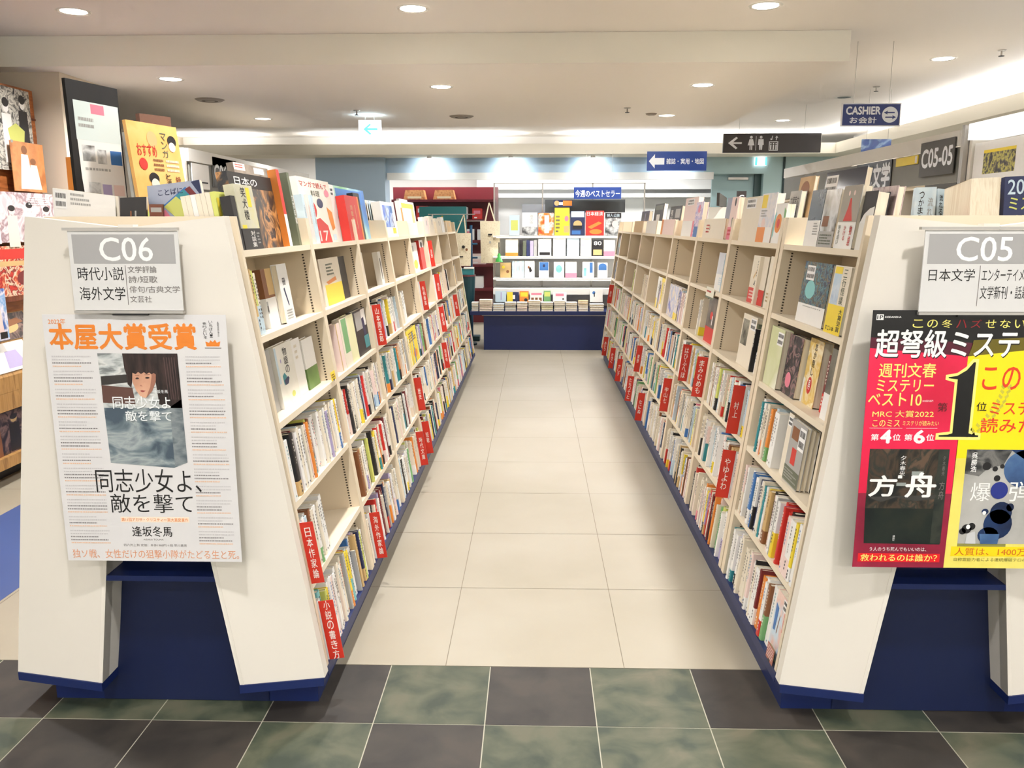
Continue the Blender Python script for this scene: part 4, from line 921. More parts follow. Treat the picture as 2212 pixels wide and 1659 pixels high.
cover_book(FR, 7.2, 7.7, S1, .19, .03, .05, 'n', 'navy spines bundle behind the low tan card', [('r', .2, .1, .3, .9, 'k'), ('r', .5, .1, .56, .9, 'v'), ('r', .7, .1, .8, .9, 'k')], group=G5)
cover_book(FR, 8.72, 9.05, S2, .20, .1, .01, 'k', 'black boxed set at the far end of the C05 bookcase', [('r', .4, .4, .6, .6, 't')])
# C05, lower rows
cover_book(FR, 2.395, 2.525, S2, .20, .045, .008, 'c', 'cream cover with pale blue art and broad yellow band, second shelf of nearest bay', [('m', .05, .02, .5, .6, mixmat('cover_pale_blue', [(180, 204, 222), (206, 218, 228), (150, 176, 206), (236, 214, 150)], 9, .3)), ('r', .05, .02, .5, .12, 'y'), ('v', '三行怪談', .6, .04, .82, .56, 'f')], ('y', .085, [('t', 'すごい本', .08, .74, .62, .92, 'k'), ('v', '大賞受賞', .74, .1, .95, .9, 'k')]), spine='near')
cover_book(FR, 2.36, 2.388, S2, .195, .08, .03, 'w', 'pale patterned edge squeezed against the C05 panel, second shelf', [('r', .1, .3, .9, .6, 's'), ('r', .1, .7, .9, .9, 'a')])
cover_book(FR, 2.58, 2.84, S2, .20, .025, .02, ART2, 'dark blue flower cover with bar code sticker and white band, second shelf', [('b', .12, .06, .42, .3), ('e', .35, .45, .18, .15, 'a')], ('w', .062, [('l', .2, .1, .9, .2, 1, 'g')]))
cover_book(FR, 3.31, 3.545, S2, .195, .05, .03, 'c', 'cream cover with woman in black dress and red band, second shelf of second bay', [('e', .52, .1, .05, .06, 'k'), ('p', [(.46, .16), (.58, .16), (.56, .34), (.66, .62), (.26, .62), (.44, .36)], 'k'), ('p', [(.44, .2), (.48, .2), (.22, .5), (.18, .46)], 'd')], ('r', .062, [('l', .1, .2, .7, .85, 3, 'p')]), spine='near')
cover_book(FR, 3.15, 3.255, S2, .20, .02, .02, 'c', 'plain cream cover nearest the first divider, second shelf of second bay', [('e', .5, .4, .1, .1, 'd'), ('l', .2, .7, .8, .9, 3, 'd')])
cover_book(FR, 3.94, 4.20, S2, .185, .03, .03, mixmat('cover_silver', [(190, 192, 200), (206, 208, 214)], 5, .3), 'silver grey cover with white band, second shelf of third bay', [], ('w', .08, [('l', .3, .2, .9, .7, 4, 's')]))
cover_book(FR, 2.40, 2.475, S3, .215, .03, .03, mixmat('cover_grey_green', [(84, 82, 74), (120, 116, 104), (70, 68, 62)], 14, .4), 'grey green cover with white band tilted by the C05 panel, third shelf', [], ('w', .08, []))
cover_book(FR, 2.605, 2.732, S3, .215, .03, .05, ART3, 'gold leaf cover with red seal, third shelf of nearest bay', [('v', '恋か隠し', .42, .05, .6, .55, 'k'), ('e', .48, .7, .17, .13, 'r'), ('t', '再', .4, .62, .56, .76, 'w'), ('r', 0, .62, .12, 1, 'w')])
cover_book(FR, 2.74, 2.885, S3, .205, .03, .03, ART4, 'dark blossom cover, third shelf of nearest bay', [('e', .4, .75, .2, .13, 'i')])
cover_book(FR, 2.892, 3.05, S3, .212, .03, .012, mixmat('cover_pale_green', [(222, 222, 190), (206, 210, 160), (232, 230, 210)], 4, .4), 'pale green back cover with bar codes, third shelf of nearest bay', [('b', .55, .06, .98, .28)])
cover_book(FR, 3.285, 3.50, S3, .212, .03, .02, 'c', 'cream back cover with dark photo panel, third shelf of second bay', [('b', .6, .04, .96, .26), ('m', .05, .1, .5, .6, mixmat('cover_old_photo', [(60, 58, 50), (110, 106, 92), (150, 146, 130), (80, 76, 66)], 20, .4))])
cover_book(FR, 3.95, 4.20, S3, .222, .03, .02, mixmat('cover_dusk', [(60, 52, 50), (96, 84, 78), (120, 104, 92), (48, 44, 44)], 12, .35), 'dusky illustrated cover with red band, third shelf of third bay', [('e', .4, .4, .12, .09, 'r'), ('r', .48, .4, .54, .6, 'w')], ('r', .075, []))
cover_book(FR, 5.56, 5.95, S3, .215, .03, .02, 'y', 'yellow and white cover with purple figure, third shelf of fifth bay', [('r', .0, .0, .45, .7, 'w'), ('e', .3, .35, .14, .12, 'k'), ('p', [(.2, .45), (.42, .42), (.46, .8), (.16, .82)], 'v'), ('r', .5, .82, 1, 1, 'w')])
cover_book(FR, 5.0, 5.42, S3, .20, .03, .02, mixmat('cover_figurine', [(222, 206, 190), (160, 170, 206), (236, 220, 206), (110, 120, 190)], 10, .35), 'cover with blue figure, third shelf of fourth bay', [('r', .6, .8, 1, 1, 'y')])
# stacked flat pile and a fallen cover at the near end of the fourth shelf of C05
cover_book(FR, 2.37, 2.50, S4, .20, .02, .06, mixmat('cover_black_white', [(24, 24, 24), (60, 58, 54), (150, 136, 110), (196, 186, 160), (40, 38, 36)], 10, .35), 'black and sand cover slumped against the C05 panel, fourth shelf', [('t', 'のこ', .2, .2, .7, .4, 'w')], None, .5)
for i in range(3):
    cover_book(FR, 2.50 + .004 * i, 2.645 + .004 * i, S4, .205 - .004 * i, .014, .012 + .0155 * i, 'gcw'[i], ['grey back cover with bar codes, photo and dark strip, fourth shelf', 'cream cover second in the row behind the bar coded grey cover', 'white cover third in the row behind the bar coded grey cover'][i], [('b', .6, .05, .98, .4), ('r', .12, .1, .56, .3, 'u'), ('r', .3, .42, .6, .68, 'r'), ('r', 0, .74, 1, .98, 'f'), ('l', .05, .78, .9, .95, 4, 'g')] if i == 0 else (), group=None)
cover_book(FR, 2.66, 2.71, S4, .21, .06, .02, 'c', 'thick cream boxed book beside the bar coded grey cover, fourth shelf', [('b', .1, .05, .9, .2)])
cover_book(FR, 2.365, 2.475, .12, .21, .025, .012, mixmat('cover_sketch', [(240, 214, 200), (232, 190, 176), (206, 224, 236), (120, 160, 206), (150, 160, 96)], 7, .35), 'sketched figures cover with red and blue, bottom shelf by the C05 panel', [('r', .82, .02, 1, .5, 'r'), ('b', .6, .02, .95, .2), ('p', [(.08, .2), (.34, .24), (.3, .6), (.12, .62)], 'b'), ('p', [(.5, .3), (.54, .3), (.46, .62), (.42, .6)], 'u'), ('e', .56, .26, .07, .06, 'p'), ('r', .2, .84, .7, 1, 'e')])

# ---------------------------------------------------------------- the bestseller display across the end of the aisle
class Flat:
    """a vertical plane: side 'L' reads along +x (faces -y), side 'R' along -y (faces -x), side 'W' along +y (faces +x)"""
    def __init__(s, side, at):
        s.at = at; s.eh = V((0, 0, 1))
        if side == 'front': s.side, s.er, s.ed = 'L', V((1, 0, 0)), V((0, 1, 0))
        elif side == 'minus_x': s.side, s.er, s.ed = 'R', V((0, -1, 0)), V((1, 0, 0))
        else: s.side, s.er, s.ed = 'L', V((0, 1, 0)), V((-1, 0, 0))
        s.kind = side
    def h(s, z): return z
    def P(s, a, h, d):
        if s.kind == 'front': return V((a, s.at + d, h))
        return V((s.at, a, h)) + s.ed * d
DY = 9.70
WSHELF = mat('white_shelf_laminate', (240, 239, 236), .45, .01, 6)
t = thing('display_shelf', (.3, 10.0, 0), 'white display shelf on a navy counter at the end of the centre aisle', 'display shelf')
m = MB(); m.box((-.60, DY, 0), (2.3, 10.42, .405), NAVY); m.build('counter_base', t)
m = MB(); m.box((-.62, DY - .012, .406), (2.3, DY + .02, .416), ALU); m.build('metal_strip', t)
m = MB(); m.box((-.76, DY - .03, .4165), (2.3, 10.42, .458), NAVY); m.build('counter_top', t)
m = MB(); m.box((-.52, 10.38, .459), (1.36, 10.40, 1.335), WSHELF); m.build('back_panel', t)
for x in (-.5, .09, .7, 1.33):
    m = MB(); m.box((x - .009, 10.36, .459), (x + .009, 10.379, 1.95), STEEL); m.build('post', t)
for z, y0 in ((1.329, 10.02), (1.085, 10.0), (.826, 9.98)):
    m = MB(); m.box((-.5, y0, z - .02), (1.34, 10.355, z - .001), WSHELF); m.build('shelf_board', t)
    area('shelf_fill_lamp', (.42, y0 + .03, z - .03), K_SHELF_FILL * .22, 1.75, .015, NEUT, (math.radians(-20), 0, 0))  # added fill lamp under each board to brighten the display
    m = MB(); m.box((-.46, y0 + .02, z - .0285), (1.30, y0 + .045, z - .0205), mat('fill_strip_glow', (255, 252, 246), .4, emit=1.5)); m.build('fill_strip', t)  # added glowing strip that goes with the shelf fill
m = MB(); m.box((-.5, 9.99, .63), (1.34, 10.355, .70), WSHELF); m.build('ledge', t)
GLASS = mat('clear_glass', (236, 244, 242), .05, spec=.5, alpha=.10)
m = MB(); m.box((-.49, 10.366, 1.336), (1.325, 10.371, 1.945), GLASS); m.build('glass_pane', t)
m = MB(); m.box((-.51, 10.36, 1.946), (1.34, 10.379, 1.956), STEEL); m.build('top_rail', t)
area('display_fill_lamp', (.4, 9.2, 2.52), 30, 2.4, .12, NEUT, (math.radians(8), 0, 0))  # added fill lamp, brightens the display and the floor before it
m = MB(); m.box((-.9, 9.14, 2.53), (1.7, 9.26, 2.56), WHITE); struct(m.build('fill_batten_1'))  # added batten for the display fill, kept out of view above the soffit edge
D0 = Flat('front', 10.06)
X = lambda px: .131 + (px - 1180) * .0054
photo = mixmat('cover_soft_photo', [(60, 60, 62), (150, 150, 148), (220, 220, 218), (100, 98, 96)], 12, .35)
hot = mixmat('cover_hot_mix', [(226, 70, 40), (240, 140, 60), (244, 226, 216), (214, 40, 40)], 9, .35)
def disp(a, b, z, H, col, label, deco=(), band=None, t_=.025, d=.02, grp='covers on the far bestseller display'):
    cover_book(D0, X(a), X(b), z, H, t_, d, col, label, deco, band, .12, grp)
Z1_, Z2_, Z3_ = 1.33, 1.086, .827
disp(1099, 1121, Z1_, .24, 's', 'small pale card with yellow green picture, top row of the far display', [('r', .15, .25, .85, .75, 'l')])
disp(1127, 1161, Z1_, .27, 'w', 'white cover with grey landscape foot, top row of the far display', [('m', 0, .62, 1, 1, photo), ('v', '風の街', .5, .1, .72, .5, 'g')])
disp(1163, 1197, Z1_, .265, hot, 'orange red covers beside the yellow magazine, top row of the far display', [('r', .4, .1, .7, .9, 'w')])
disp(1199, 1232, Z1_, .33, 'y', 'bright yellow magazine with orange header card, far display', [('l', .08, .3, .34, .95, 5, 'n'), ('e', .8, .4, .14, .1, 'i'), ('r', .62, .66, .95, .9, 'd')])
cover_book(D0, X(1196), X(1238), 1.66, .085, .004, .05, 'n', 'orange and navy header card above the yellow magazine', [('e', .18, .45, .14, .35, 'd'), ('r', .5, .1, .98, .8, 'o'), ('r', .3, .3, .5, .7, 'w')], None, 0, 'covers on the far bestseller display')
disp(1234, 1266, Z1_, .29, 'n', 'navy magazine with gold picture beside the yellow one, far display', [('r', .05, .02, .95, .26, 's'), ('t', '時代小説', .05, .06, .95, .24, 'w'), ('e', .5, .55, .3, .16, 'd'), ('r', .15, .6, .8, .74, 'k'), ('r', .1, .8, .7, .96, 'b')])
disp(1268, 1308, Z1_, .29, 'r', 'red magazine with white title, top row of the far display', [('t', '日本経済', .06, .04, .94, .2, 'w'), ('p', [(.1, .66), (.7, .44), (.9, .5), (.3, .74)], 'o'), ('e', .55, .85, .35, .1, 'o')])
disp(1311, 1346, Z1_, .265, photo, 'grey portrait magazine with black title bar, top row of the far display', [('r', 0, 0, 1, .22, 'k'), ('t', '婦人公論', .1, .04, .9, .18, 's'), ('e', .62, .5, .2, .16, 'p')])
disp(1090, 1118, Z2_, .20, 'c', 'cream cover with orange foot, second row of the far display', [('r', 0, .8, 1, 1, 'o')])
for i, c in enumerate('kfnvg'):
    disp(1121 + 8 * i, 1128 + 8 * i, Z2_, .19 - .01 * (i % 2), c, 'dark spine, %s from the cream and orange cover, second row of the far display' % n_ord[i])
disp(1163, 1192, Z2_, .205, 'w', 'white cover with black foot, second row of the far display', [('r', .1, .78, .9, .95, 'k'), ('e', .5, .4, .2, .12, 's')])
disp(1196, 1224, Z2_, .215, 'w', 'white cover with faint pink wash, second row of the far display', [('e', .6, .4, .3, .2, 'p')])
disp(1227, 1254, Z2_, .215, 's', 'pale blue cover, second row of the far display', [('l', .2, .3, .8, .8, 4, 'w')])
disp(1257, 1281, Z2_, .215, 'w', 'plain white cover with thin violet line, second row of the far display', [('r', .2, .2, .26, .8, 'v')])
disp(1283, 1307, Z2_, .19, 'k', 'black cover with cream base and white lettering, second row of the far display', [('t', '80', .15, .08, .85, .32, 'w'), ('r', .1, .6, .9, .95, 'd')])
disp(1309, 1333, Z2_, .19, 'w', 'white cover with coral base, second row of the far display', [('r', 0, .7, 1, 1, 'i')])
disp(1078, 1102, Z3_, .18, 'd', 'tan patterned goods card, third row of the far display', [('e', .3, .3, .14, .1, 'y'), ('e', .7, .6, .14, .1, 'u')])
for i in range(5):
    disp(1105 + 5.4 * i, 1110 + 5.4 * i, Z3_, .20, 'w' if i % 2 else 's', 'white spine, %s after the tan goods card, third row of the far display' % n_ord[i])
disp(1133, 1155, Z3_, .20, 'w', 'white cover with small black figure, third row of the far display', [('p', [(.4, .4), (.6, .36), (.75, .6), (.5, .7)], 'k'), ('e', .4, .38, .1, .08, 'u')])
disp(1165, 1187, Z3_, .19, 'w', 'white cover with blue top half, third row of the far display', [('r', .05, .02, .95, .55, 'b'), ('e', .5, .25, .12, .1, 'n')])
disp(1198, 1221, Z3_, .19, 'w', 'white cover with aqua patch, third row of the far display', [('e', .5, .45, .3, .25, 'a')])
disp(1224, 1249, Z3_, .19, 'w', 'white cover with bright pink band, third row of the far display', [], ('i', .055, []))
disp(1262, 1288, Z3_, .19, 'w', 'white cover with two sky blue strokes, third row of the far display', [('r', .12, .2, .34, .95, 's'), ('r', .62, .05, .88, .7, 'b'), ('r', .12, .4, .34, .9, 'a')])
disp(1296, 1318, Z3_, .18, 'w', 'white cover with vivid blue arch, third row of the far display', [('e', .5, .25, .4, .2, 'b'), ('r', .1, .25, .9, .5, 'b')])
D1 = Flat('front', 9.93)
def disp2(a, b, H, col, label, deco=()):
    cover_book(D1, X(a), X(b), .545, H, .025, .0, col, label, deco, None, .15, 'covers leaning over the counter piles')
disp2(1068, 1092, .13, 's', 'pale blue cover leaning behind the counter piles, nearest the bags', [('r', .5, .1, .6, .8, 'v')])
disp2(1094, 1120, .12, 'n', 'navy and yellow cover leaning behind the counter piles', [('r', .0, 0, .5, 1, 'y'), ('r', .5, .3, .7, .7, 'w')])
disp2(1122, 1142, .13, 'o', 'orange and yellow cover leaning behind the counter piles', [('r', .1, .1, .9, .5, 'y'), ('e', .7, .8, .2, .15, 'k')])
disp2(1145, 1174, .12, 'w', 'white cover with brown animals leaning behind the counter piles', [('r', .1, .1, .9, .3, 'i'), ('r', .1, .55, .3, .9, 'u'), ('r', .4, .55, .6, .9, 'u'), ('r', .7, .55, .9, .9, 'u')])
disp2(1176, 1191, .135, 'e', 'green cover leaning behind the counter piles', [('r', .1, .1, .9, .5, 'l')])
disp2(1196, 1226, .12, 'w', 'white cover with pink title leaning behind the counter piles', [('r', .2, .15, .8, .4, 'i'), ('r', .7, .6, .8, .9, 'k')])
disp2(1278, 1306, .16, 'w', 'white cover with small blue mark leaning at the C05 end of the counter', [('e', .3, .3, .12, .12, 'b'), ('r', .3, .3, .38, .6, 'k')])
def flat_book(x0, x1, y0, y1, z, h, col, label, grp, name='piled_book', rot=0):
    """a closed book lying flat with its fore edge towards -y"""
    T = thing(name, ((x0 + x1) / 2, (y0 + y1) / 2, z), label, 'book', grp)
    m = MB(); th = min(.0022, h * .2); c = bm(col) if isinstance(col, str) else col
    m.box((x0, y0, z), (x1, y1, z + th), c); m.box((x0, y0, z + h - th), (x1, y1, z + h), c); m.box((x0, y1 - .002, z + th), (x1, y1, z + h - th), c)
    m.build('cover', T)
    m = MB(); m.box((x0 + .003, y0 + .003, z + th), (x1 - .003, y1 - .0021, z + h - th), PAGE); m.build('page_block', T)
piles = [(1018, 1033, 5, 'wswsw', .1), (1035, 1063, 5, 'cpcpc', .13), (1065, 1089, 3, 'sws', .08), (1091, 1115, 4, 'wsnw', .1), (1117, 1140, 3, 'ppw', .1), (1142, 1168, 5, 'wcwwc', .12), (1170, 1196, 4, 'wlww', .1), (1198, 1222, 5, 'wwsww', .12), (1224, 1248, 4, 'wwww', .1), (1251, 1272, 4, 'wwcd', .12), (1276, 1306, 3, 'www', .08)]
for i, (a, b, n, cs, hh) in enumerate(piles):
    z = .4585
    for j in range(n):
        h = hh / n
        flat_book(X(a) + .001 * (j % 2), X(b) - .001, 9.72 + .004 * (j % 3), 9.86, z + .0002, h - .0008, cs[j], '%s book, %s up in the %s counter pile from the bags' % (BN_[cs[j]], n_ord[j], n_ord[i]), 'piles of books on the far counter')
        z += h

def sign_plate(name, x0, x1, z0, z1, y, th, base, label, draw, cat='sign', hang=None, frame=None):
    T = thing(name, ((x0 + x1) / 2, y, z0), label, cat)
    m = MB(); m.box((x0, y, z0), (x1, y + th, z1), base)
    S = Sheet(m, (x0, y, z0), (1, 0, 0), (0, 0, 1), x1 - x0, z1 - z0, unit=.0006); draw(S); m.build('panel', T)
    if frame:
        m = MB(); g = .006
        m.box((x0 - g, y - .001, z0 - g), (x0 - .0002, y + th + .001, z1 + g), frame); m.box((x1 + .0002, y - .001, z0 - g), (x1 + g, y + th + .001, z1 + g), frame)
        m.box((x0, y - .001, z1 + .0002), (x1, y + th + .001, z1 + g), frame); m.box((x0, y - .001, z0 - g), (x1, y + th + .001, z0 - .0002), frame); m.build('frame', T)
    for (x, zt) in hang or ():
        m = MB(); m.tube((x, y + th / 2, z1 + .0005), (x, y + th / 2, zt), .0016, STEEL, 8); m.build('hanging_rod', T)
    return T
SBLUE = mat('sign_blue', (36, 66, 140), .35, .03, 6); SNAVY = mat('sign_navy', (44, 58, 118), .35, .03, 6); SWH = mat('sign_white_film', (240, 242, 246), .4, .01, 10); SBLK = mat('sign_dark_brown', (42, 34, 32), .35, .03, 10)
sign_plate('bestseller_sign', .455, 1.01, 1.752, 1.888, 10.0, .01, SBLUE, 'blue sign with white Japanese bestseller lettering above the far display', lambda S: S.text('今週のベストセラー', .03, .24, .97, .84, SWH, 1, .02), hang=[(.6, 2.31), (.9, 2.31)])
m = thing('display_header', (.5, 10.2, 1.62), 'long dark header board behind the bestseller sign', 'sign')
q = MB(); q.box((.12, 10.2, 1.60), (1.08, 10.22, 1.752), mat('header_charcoal', (74, 78, 80), .5, .03, 8)); q.build('board', m)
q = MB(); q.box((.2, 10.205, 1.331), (.22, 10.215, 1.60), STEEL); q.box((.98, 10.205, 1.331), (1.0, 10.215, 1.60), STEEL); q.build('stand', m)
def dr_arrow(S):
    S.poly([(.03, .5), (.13, .14), (.13, .34), (.29, .34), (.29, .68), (.13, .68), (.13, .88)], SWH, 1)
    S.text('雑誌・実用・地図', .325, .36, .95, .66, SWH, 1, .02)
sign_plate('direction_sign', 1.372, 2.10, 2.106, 2.336, 10.545, .014, SBLUE, 'blue sign with a white left arrow for magazines, practical books and maps', dr_arrow)
def dr_rest(S):
    L = lambda pts: S.poly(pts, SWH, 1)
    L([(.05, .5), (.13, .18), (.148, .24), (.10, .455), (.19, .455), (.19, .545), (.10, .545), (.148, .76), (.13, .82)])
    for cx, w in ((.285, 1), (.385, 0)):
        S.ell(cx, .2, .014, .075, SWH, 1)
        if w: L([(cx - .018, .3), (cx + .018, .3), (cx + .034, .62), (cx - .034, .62)]); L([(cx - .014, .62), (cx - .003, .62), (cx - .003, .86), (cx - .014, .86)]); L([(cx + .003, .62), (cx + .014, .62), (cx + .014, .86), (cx + .003, .86)])
        else: L([(cx - .026, .3), (cx + .026, .3), (cx + .03, .6), (cx + .018, .6), (cx + .014, .86), (cx + .002, .86), (cx, .6), (cx - .002, .86), (cx - .014, .86), (cx - .018, .6), (cx - .03, .6)])
    S.rect(.332, .14, .337, .88, SWH, 1)
    x0, x1 = .468, .562
    S.rect(x0, .42, x1, .46, SWH, 1); S.rect(x0, .86, x1, .9, SWH, 1); S.rect(x0, .46, x0 + .008, .86, SWH, 1); S.rect(x1 - .008, .46, x1, .86, SWH, 1)
    for i in range(3):
        cx = x0 + .02 + .027 * i; S.ell(cx, .54, .008, .04, SWH, 1, 10); S.rect(cx - .007, .6, cx + .007, .84, SWH, 1)
    L([(.485, .36), (.478, .26), (.49, .3), (.5, .12), (.506, .14), (.497, .32), (.51, .3)]); L([(.545, .12), (.528, .24), (.54, .22), (.535, .36), (.543, .36), (.549, .22), (.56, .24)])
sign_plate('restroom_sign', 1.80, 2.728, 2.134, 2.312, 8.28, .03, SBLK, 'dark hanging sign with left arrow, restroom figures and lift symbol', dr_rest, hang=[(1.95, Z_UP), (2.57, Z_UP)])
def dr_cash(S):
    S.text('CASHIER', .06, .12, .66, .48, SWH, 1, .045); S.text('お会計', .13, .60, .60, .90, SWH, 1, .02)
    S.ell(.83, .5, .14, .38, SWH, 1, 26)
    for sg, y in ((-1, .4), (1, .62)):
        S.poly([(.83 + sg * .11, y), (.83 + sg * .04, y - .1), (.83 + sg * .05, y - .03), (.83 - sg * .08, y - .03), (.83 - sg * .08, y + .03), (.83 + sg * .05, y + .03), (.83 + sg * .04, y + .1)], SNAVY, 2)
sign_plate('cashier_sign', 1.935, 2.29, 2.072, 2.20, 5.5, .012, SNAVY, 'blue hanging sign reading CASHIER with a round arrow badge', dr_cash, hang=[(2.0, Z_UP), (2.22, Z_UP)], frame=mat('sign_frame_white', (232, 232, 236), .35, .02, 20))
EXIT = mat('exit_white_lit', (244, 252, 255), .4, emit=1.6); EXITG = mat('exit_arrow_lit', (90, 206, 226), .4, emit=1.0)
sign_plate('exit_sign', -1.557, -1.36, 2.222, 2.362, 7.55, .03, EXIT, 'small lit white exit sign with a cyan left arrow under the soffit', lambda S: (S.poly([(.2, .55), (.5, .2), (.57, .28), (.4, .48), (.85, .48), (.85, .61), (.4, .61), (.57, .82), (.5, .9)], EXITG, 1)), hang=[(-1.5, Z_LOW), (-1.42, Z_LOW)])
area('exit_glow', (-1.46, 7.5, 2.37), .8, .16, .05, (.6, .88, 1), (math.radians(180), 0, 0))
sign_plate('exit_sign', 2.82, 2.97, 2.20, 2.30, 11.06, .03, EXIT, 'small lit green and white exit sign over the teal door', lambda S: (S.rect(0, 0, .2, 1, EXITG, 1), S.rect(.85, 0, 1, 1, EXITG, 1)), hang=[(2.9, 2.309)])
blob = mixmat('flag_glare', [(40, 70, 140), (56, 90, 160), (150, 180, 216), (44, 76, 150)], 7, .3, (1, 1, 1), 4, 1.2)
sign_plate('hanging_flag', 2.78, 3.03, 1.93, 2.17, 7.4, .004, blob, 'blue hanging flag sign with white glare behind the Japanese literature header', lambda S: None, hang=[(2.82, Z_UP), (3.0, Z_UP)])

# ---------------------------------------------------------------- behind the display and at the shop's far side
GREYP = mat('shelf_charcoal', (104, 104, 112), .5, .04, 8)
t = thing('far_shelving', (.9, 12.9, 0), 'pale back wall shelving seen through the display glass', 'shelving')
m = MB(); m.box((-.9, 13.1, 0), (3.0, 13.3, 2.3), WSHELF); m.build('carcass', t)
for z in (1.98, 1.86): m = MB(); m.box((-.88, 12.9, z), (2.9, 13.09, z + .06), WSHELF); m.build('shelf_board', t)
m = MB(); m.box((-.2, 12.85, 1.62), (.75, 13.09, 1.76), GREYP); m.build('header_board', t)
m = MB(); m.box((-.15, 12.85, 1.36), (.25, 13.09, 1.56), mat('plum_panel', (96, 88, 108), .5, .04, 8)); m.build('side_panel', t)
area('back_shop_fill', (.6, 12.2, 2.5), 42, 3.4, .3, NEUT, (0, 0, 0))  # added unseen fill lamp, brightens the area behind the glass
m = MB(); m.box((-1.2, 12.04, 2.515), (2.4, 12.36, Z_UP - .001), WHITE); struct(m.build('fill_batten_2'))  # added batten above that fill, out of view
area('back_shop_fill', (-2.4, 12.2, 2.5), 36, 2.6, .3, NEUT, (0, 0, 0))  # another added fill, brightens the maroon shelving side
m = MB(); m.box((-3.8, 12.04, 2.515), (-1.25, 12.36, Z_UP - .001), WHITE); struct(m.build('fill_batten_3'))  # its added batten, also unseen
MAR = mat('maroon_shelf', (96, 22, 30), .45, .05, 8); PNK = mat('pink_card', (240, 170, 190), .5, .03, 10)
t = thing('stationery_shelving', (-1.35, 12.4, 0), 'maroon shelving with pink goods past the hanging bags', 'shelving')
m = MB(); m.box((-2.1, 12.5, 0), (-.55, 12.75, 2.0), MAR); m.build('carcass', t)
for z in (.5, .85, 1.2, 1.5, 1.78): m = MB(); m.box((-2.08, 12.22, z), (-.57, 12.49, z + .035), MAR); m.build('shelf_board', t)
gr = random.Random(11)
for zi, z in enumerate((.536, .886, 1.236, 1.536)):
    x = -2.0; k = 0
    while x < -.75:
        w = gr.uniform(.12, .24); h = gr.uniform(.12, .2); k += 1; T = thing('goods_carton', (x + w / 2, 12.3, z), '%s stationery carton in from the pier end, %s maroon shelf up' % (n_ord[k - 1], n_ord[zi]), 'carton', 'cartons on the maroon shelving')
        m = MB(); cc = gr.choice(['p', 'w', 'i', 'w', 's', 'r', 'w']); m.box((x, 12.26, z + .0005), (x + w, 12.48, z + h), bm(cc))
        S = Sheet(m, (x, 12.26, z), (1, 0, 0), (0, 0, 1), w, h); S.rect(.15, .2, .85, .5, bm(gr.choice('wirp'))); m.build('carton', T)
        m = MB(); m.box((x + w * .2, 12.259, z + .012), (x + w * .5, 12.2599, z + .03), WPAPER); m.build('price_card', T)
        x += w + gr.uniform(.02, .08)
for i, x in enumerate((-1.75, -1.32)):
    T = thing('brown_box', (x, 12.3, 1.816), 'brown kraft box, %s on top of the maroon shelving' % n_ord[i], 'box', 'kraft boxes on the maroon shelving')
    m = MB(); kr = mixmat('kraft_card', [(176, 118, 70), (200, 144, 90), (160, 104, 60)], 20, .7)
    m.mesh([(x - .16, 12.26, 1.816), (x + .16, 12.26, 1.816), (x + .16, 12.48, 1.816), (x - .16, 12.48, 1.816), (x - .13, 12.26, 1.95), (x + .13, 12.26, 1.95), (x + .13, 12.48, 1.95), (x - .13, 12.48, 1.95)], [(0, 3, 2, 1), (4, 5, 6, 7), (0, 1, 5, 4), (1, 2, 6, 5), (2, 3, 7, 6), (3, 0, 4, 7)], kr); m.build('carton', T)
    m = MB(); m.box((x - .1, 12.2585, 1.83), (x + .1, 12.2595, 1.86), mat('box_tape', (206, 196, 160), .4, .02, 20)); m.build('tape', T)
# teal shelf wing with tote bags hanging from its arm
TEAL = mat('teal_fixture', (24, 104, 106), .45, .05, 8); TEALD = mat('teal_fixture_dark', (14, 58, 66), .45, .05, 8)
t = thing('gift_stand', (-.95, 10.6, 0), 'teal gift stand with cross bars beside the far end of the C06 bookcase', 'stand')
m = MB(); m.box((-1.45, 10.55, 1.25), (-.86, 10.6, 1.68), TEAL); m.build('header_panel', t)
m = MB(); m.tube((-.80, 10.5, 0), (-.80, 10.5, 1.45), .018, mat('blue_tube', (36, 84, 120), .4, .04, 20)); m.build('pole', t)
for z in (1.05, 1.22): m = MB(); m.tube((-1.15, 10.5, z), (-.72, 10.5, z), .012, mat('blue_tube', (36, 84, 120), .4, .04, 20)); m.build('cross_bar', t)
m = MB(); m.box((-1.3, 10.44, .0), (-.70, 10.62, .06), TEALD); m.build('foot', t)
m = MB(); m.tube((-.95, 10.5, 1.5), (-.62, 10.2, 1.5), .006, STEEL); m.build('hook_arm', t)
t = thing('waste_bin', (-.83, 10.15, .0), 'dark teal round bin under the tote bags', 'bin')
m = MB(); m.tube((-.83, 10.15, .42), (-.83, 10.15, .84), .085, TEALD, 20, .105); m.build('body', t)
m = MB(); m.tube((-.83, 10.15, .84), (-.83, 10.15, .86), .11, mat('bin_rim_red', (110, 60, 60), .4, .03, 20), 20); m.build('rim', t)
m = MB(); m.tube((-.83, 10.15, 0), (-.83, 10.15, .42), .05, TEALD, 14); m.tube((-.83, 10.15, 0), (-.83, 10.15, .02), .12, TEALD, 18); m.build('pedestal', t)
m = MB(); m.box((-.90, 10.08, .861), (-.74, 10.2, .93), bm('t')); m.box((-.86, 10.07, .931), (-.74, 10.18, .95), bm('w')); m.build('contents', t)
